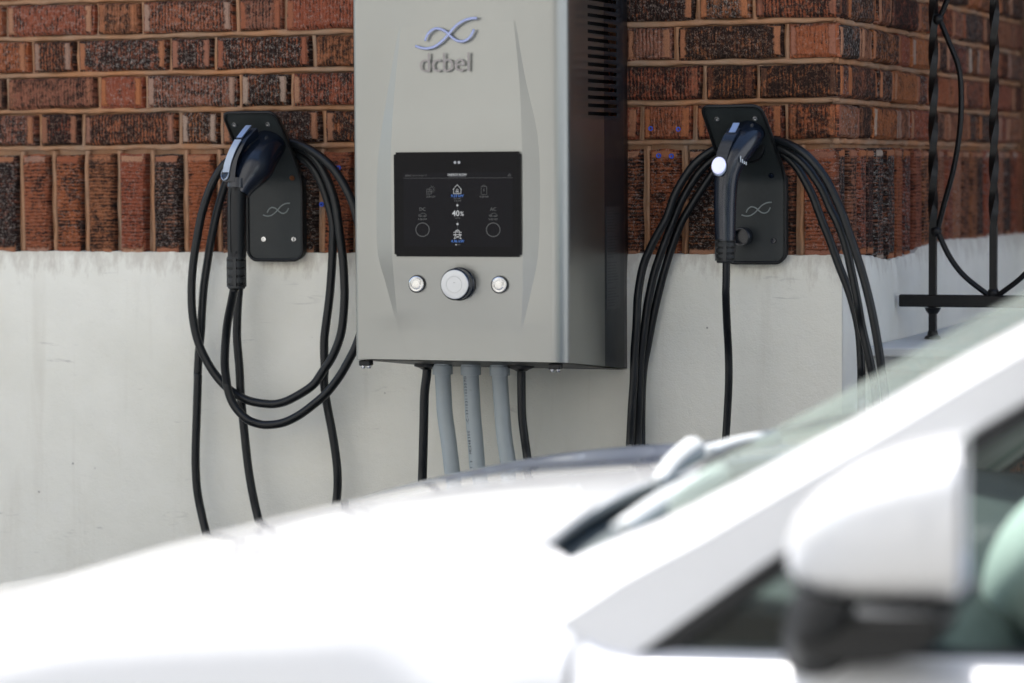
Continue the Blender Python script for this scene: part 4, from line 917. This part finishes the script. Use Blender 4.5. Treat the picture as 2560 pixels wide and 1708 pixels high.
# screen pillars
P1z = [(.88, .10), (1.0, .285), (1.019, .330), (1.044, .388), (1.096, .483), (1.145, .571), (1.209, .676), (1.26, .768), (1.36, .955), (1.46, 1.145)]
P3z = [(.86, .31), (.922, .395), (1.028, .537), (1.147, .720), (1.187, .784), (1.30, .965), (1.43, 1.18)]
def P1(s): z = .93+.52*s; return Vector((lerp_table(P1z, z), -2.27+(z-1.0)*.30, z))
def P3(s): z = .885+.535*s; return Vector((lerp_table(P3z, z), -2.37+(z-.92)*.36, z))
def mir(p): return Vector((p[0], 2*CY-p[1], p[2]))
for sgn in (-1, 1):
    f = (lambda p: p) if sgn < 0 else mir
    rows = []
    for i in range(25):
        s = i/24; a, b = P1(s), P3(s); m1 = a.lerp(b, .25)+Vector((-.002, -.014, .010)); m2 = a.lerp(b, .50)+Vector((.004, -.042, .012))
        rows.append([f(a+Vector((.03, .03, -.03))), f(a), f(m1), f(m2), f(b), f(b+Vector((.01, .035, -.01)))])
    obj('screen_pillar', grid_mesh('screen_pillar', rows, flip=sgn > 0), M['paint'], car, smooth=40)
    rows = [[f(a), f(b)] for a, b in [(P3(i/10)+Vector((.002, -.002, -.001)), P3(i/10)+Vector((.022, .004, -.010))) for i in range(11)]]
    obj('window_seal', grid_mesh('window_seal', rows, flip=sgn > 0), M['trim'], car)
    # side windows
    def yw(z): return -2.352+(z-.93)*.335
    top = [(1.18, 1.425), (1.24, 1.44), (1.34, 1.452)]
    def pane(name, cols):
        rows = [[f((x, yw(z0+(z1-z0)*q/6), z0+(z1-z0)*q/6)) for q in range(7)] for x, z0, z1 in cols]
        return obj(name, grid_mesh(name, rows, flip=sgn > 0), M['sideglass'], car, smooth=True)
    cols = []
    for x in [.40+.035*q for q in range(27)]:
        zt = lerp_table([(b, a) for a, b in P3z], x)+.004; cols.append((x, zbelt(x)-.02, max(zbelt(x)-.015, min(1.43, zt))))
    pane('side_window', cols)
    pane('side_window', [(x, zbelt(x)-.02, 1.435-.10*max(0, (x-1.9)/.3)**2) for x in [1.41+.05*q for q in range(16)]])
    obj('door_pillar', grid_mesh('door_pillar', [[f((1.325+.09*q, yw(z)-.004, z)) for z in (.93, 1.1, 1.27, 1.445)] for q in (0, 1)], flip=sgn > 0), M['trim'], car)
    obj('belt_trim', grid_mesh('belt_trim', [[f((x, yw(.93)-.012+e*.012, zbelt(x)-.014+e*.020)) for e in (0, .6, 1)] for x in [.42+.1*q for q in range(18)]], flip=sgn > 0), M['trim'], car)
    rail_ = bmesh.new(); tube_bm(rail_, catmull([f((x, y, z)) for x, y, z in ((1.14, -2.165, 1.445), (1.35, -2.165, 1.475), (1.7, -2.168, 1.487), (2.05, -2.17, 1.465), (2.32, -2.19, 1.38), (2.5, -2.24, 1.15), (2.58, -2.30, .96))], 6), lambda t: .030+.03*max(0, t-.55), 10); obj('roof_rail', rail_, M['paint'], car, smooth=True)
# windscreen
rows = []
for i in range(15):
    s = .215+.785*i/14; e = P1(s); yh = abs(e.y-CY)-.004; bow = .128-.02*s
    rows.append([(e.x-bow*(1-(q/12)**2), CY+yh*q/12, e.z+.004*(1-(q/12)**2)) for q in range(-12, 13)])
obj('windscreen', grid_mesh('windscreen', rows), M['glass'], car, smooth=True)
top = rows[-1]
rr = [top]
for X, z, h in ((1.25, 1.485, .60), (1.5, 1.515, .605), (1.8, 1.515, .605), (2.1, 1.485, .60), (2.36, 1.42, .58)):
    rr.append([(X-.08*(1-(q/12)**2)*max(0, (1.6-X)/.5), CY+h*q/12, z-.03*abs(q/12)**2.5) for q in range(-12, 13)])
roof = obj('roof', grid_mesh('roof', rr), M['paint'], car, smooth=True)
obj('rear_window', grid_mesh('rear_window', [[(X+.03*(1-(q/8)**2), CY+h*q/8, z) for q in range(-8, 9)] for X, z, h in ((2.362, 1.415, .57), (2.46, 1.25, .62), (2.55, 1.03, .68))]), M['sideglass'], car, smooth=True)
obj('tailgate', grid_mesh('tailgate', [[(X+.03*(1-(q/8)**2), CY+h*q/8, z) for q in range(-8, 9)] for X, z, h in ((2.552, 1.028, .70), (2.60, .96, .72), (2.615, .80, .74), (2.60, .62, .74))]), M['paint'], car, smooth=True)
# cowl between bonnet and windscreen, with wipers
rows = []
for i in range(5):
    t = i/4; row = []
    for q in range(-14, 15):
        y = q/14*.70; x0 = hood_rear(y)-.03; x1 = P1(.25).x-.122*(1-(q/14)**2)+.02; row.append((x0+(x1-x0)*t, CY+y, hz(min(.2, hood_rear(y)), y)-.030+.022*t-.014*math.sin(t*3.1)))
    rows.append(row)
obj('cowl_panel', grid_mesh('cowl_panel', rows), M['cowl'], car, smooth=True)
def flat_wiper(pts, rad, name='wiper'):
    return obj(name, tube_bm(bmesh.new(), catmull(pts, 8), rad, 10), M['wiper'], car, smooth=True)
w = flat_wiper([(.285, -2.125, 1.008), (.300, -2.06, 1.024), (.318, -1.98, 1.040), (.336, -1.90, 1.052)], lambda f: .016-.004*abs(f-.4))
obj('wiper_blade', tube_bm(bmesh.new(), catmull([(.318, -1.95, 1.050), (.285, -1.80, 1.050), (.262, -1.62, 1.050), (.262, -1.50, 1.052)], 6), .006, 6), M['trim'], w, smooth=True)
w = flat_wiper([(.205, -1.735, 1.020), (.190, -1.62, 1.034), (.178, -1.50, 1.040)], lambda f: .010+.009*f)
w = flat_wiper([(.184, -1.445, 1.030), (.196, -1.35, 1.034), (.222, -1.24, 1.036)], lambda f: .012)
obj('wiper_blade', tube_bm(bmesh.new(), catmull([(.235, -1.24, 1.046), (.265, -1.10, 1.050), (.30, -.98, 1.052)], 6), .006, 6), M['trim'], w, smooth=True)
# wing mirrors
for sgn in (-1, 1):
    f = (lambda p: p) if sgn < 0 else mir
    rows = []
    for X, sc, zc_, yc_ in ((.598, .06, 1.052, -2.545), (.602, .30, 1.054, -2.545), (.614, .52, 1.059, -2.545), (.637, .72, 1.067, -2.547), (.670, .88, 1.077, -2.55), (.712, .97, 1.087, -2.552), (.752, 1.0, 1.0935, -2.555), (.766, .985, 1.094, -2.555), (.760, .93, 1.094, -2.555)):
        ring = []
        for q in range(28):
            an = 2*math.pi*q/28; c, s = math.cos(an), math.sin(an); ex = 2/3.2
            ring.append(f((X-.020*c*max(0, sc-.5)*2, yc_+.118*sc*math.copysign(abs(c)**ex, c), zc_+.0735*sc*math.copysign(abs(s)**ex, s))))
        rows.append(ring)
    m_ = obj('wing_mirror', grid_mesh('wing_mirror', rows, close_u=True, flip=sgn < 0), M['paint'], car, smooth=50)
    obj('mirror_glass', grid_mesh('mirror_glass', [[f((.757-.019*u, -2.555+.108*u, 1.094+.064*v)) for v in (-1, -.9, .9, 1)] for u in (-.96, -.85, .85, .96)], flip=sgn < 0), M['mirrorglass'], m_)
    rows = []
    for X, sc in ((.60, .62), (.66, .86), (.72, .95), (.762, .98)):
        rows.append([f((X, -2.555+.118*sc*c, 1.018+.012*(1-sc)*5-.014*math.sqrt(max(0, 1-c*c)))) for c in (-.93, -.7, -.35, 0, .35, .7, .93)])
    obj('mirror_underside', grid_mesh('mirror_underside', rows, flip=sgn > 0), M['trim'], m_, smooth=True)
    foot = bmesh.new(); tube_bm(foot, catmull([f(p) for p in ((.640, -2.500, 1.035), (.612, -2.455, 1.000), (.585, -2.405, .955), (.575, -2.350, .915))], 6), lambda t: .026+.012*t, 14); obj('mirror_foot', foot, M['trim'], m_, smooth=True)
    prof = [(.560, .970), (.72, .978), (.719, .954), (.676, .931), (.628, .926), (.580, .934)]
    V = [f((x, y, z)) for y in (-2.445, -2.36) for x, z in prof]; n_ = len(prof)
    fc = [tuple(range(n_)), tuple(reversed(range(n_, 2*n_)))]+[(k, n_+k, n_+(k+1) % n_, (k+1) % n_) for k in range(n_)]
    bm = bmesh.new(); me = mesh('mirror_base', V, fc); bm.from_mesh(me); bpy.data.meshes.remove(me); bmesh.ops.recalc_face_normals(bm, faces=bm.faces); bmesh.ops.bevel(bm, geom=list(bm.edges), offset=.006, segments=2, affect='EDGES')
    obj('mirror_base', bm, M['trim'], m_, smooth=40)
# interior
obj('floor_tub', mesh('floor_tub', [(.30, CY-.76, .25), (2.4, CY-.76, .25), (2.4, CY+.76, .25), (.30, CY+.76, .25), (.30, CY-.77, .90), (2.4, CY-.77, .92), (2.4, CY+.77, .92), (.30, CY+.77, .90)], [(0, 1, 2, 3), (0, 4, 5, 1), (1, 5, 6, 2), (2, 6, 7, 3), (3, 7, 4, 0)]), M['dash'], car)
rows = []
for X, z in ((.26, .985), (.36, .985), (.50, .975), (.62, .955), (.70, .93), (.73, .88), (.70, .70), (.62, .5)):
    rows.append([(X+.03*(s*s), CY+s*.74, z+.012*math.exp(-((s+.5)/.2)**2)-.025*abs(s)**4) for s in [-1+.1*q for q in range(21)]])
obj('dashboard', grid_mesh('dashboard', rows), M['dash'], car, smooth=True)
bm = bmesh.new(); bmesh.ops.create_uvsphere(bm, u_segments=20, v_segments=14, radius=1)
for v in bm.verts: v.co = Vector((.735+v.co.x*.065+v.co.z*.022, -1.95+v.co.y*.15, .965+v.co.z*.095))
obj('pale_cabin_shape', bm, M['seat'], car, smooth=True)  # pale rounded shape behind the near side window
bm = bmesh.new(); tube_bm(bm, [(.93+.075*math.sin(a)*.6, -1.95+.185*math.cos(a), 1.0+.185*math.sin(a)*.9) for a in [2*math.pi*q/32 for q in range(33)]], .016, 10, False)
st = obj('steering_wheel', bm, M['trim'], car, smooth=True)
obj('wheel_hub', box_bm((.90, -2.02, .94), (.95, -1.88, 1.05), .02, 3), M['trim'], st, smooth=40)
for y in (-1.95, -1.19):
    bm = box_bm((1.12, y-.25, .45), (1.62, y+.25, .62), .05, 3); s_ = obj('seat', bm, M['dash'], car, smooth=40)
    bm = box_bm((-.07, -.24, 0), (.07, .24, .62), .055, 3)
    for v in bm.verts: v.co = Vector((1.60+v.co.x+v.co.z*.28, y+v.co.y, .58+v.co.z))
    obj('backrest', bm, M['dash'], s_, smooth=40)
    bm = box_bm((1.76, y-.13, 1.20), (1.85, y+.13, 1.38), .04, 3); obj('headrest', bm, M['dash'], s_, smooth=40)

# ------------------------------------------------------------------ unseen house front added behind the viewpoint to bounce sun onto this wall
nb = empty('fill_house', (-2, -8.4, 0), 'added cream house front, out of view, bouncing sun onto the brick wall', 'house')
nw = obj('wall', box_bm((-16, -8.6, -.1), (.5, -8.2, 9.0)), M['cream'], nb)
obj('wall', box_bm((.501, -8.6, -.1), (12, -8.21, 9.0)), M['facade_dim'], nb)  # darker half, so the added bounce comes more from the left
obj('roof', mesh('roof', [(-16.5, -7.9, 9.001), (12.5, -7.9, 9.001), (12.5, -13, 11), (-16.5, -13, 11)], [(0, 1, 2, 3)]), M['trim'], nb)
for x in (-13.5, -9.5, -5.5, 2.5, 6.5, 10):
    for z in (1.1, 4.0, 6.7):
        w = obj('window', box_bm((x-.55, -8.22, z), (x+.55, -8.17, z+1.4), .01, 1), M['whiteframe'], nb); obj('pane', box_bm((x-.47, -8.168, z+.08), (x+.47, -8.160, z+1.32)), M['screen'], w)
d = obj('door', box_bm((-2.2, -8.22, 0), (-1.2, -8.16, 2.1), .01, 1), M['trim'], nb)

# unseen pale block added right of the porch to bounce sunlight onto the return wall
blk = empty('bounce_block', (6.5, -2.5, 0), 'unseen pale grey block added right of the porch to bounce sunlight', 'bounce_block')
obj('wall', box_bm((5.3, -7.5, -.1), (8.5, 2.2, 4.0)), M['bounce_block'], blk)
obj('roof', box_bm((5.05, -7.75, 4.001), (8.75, 2.45, 4.2), .02, 1), M['trim'], blk)
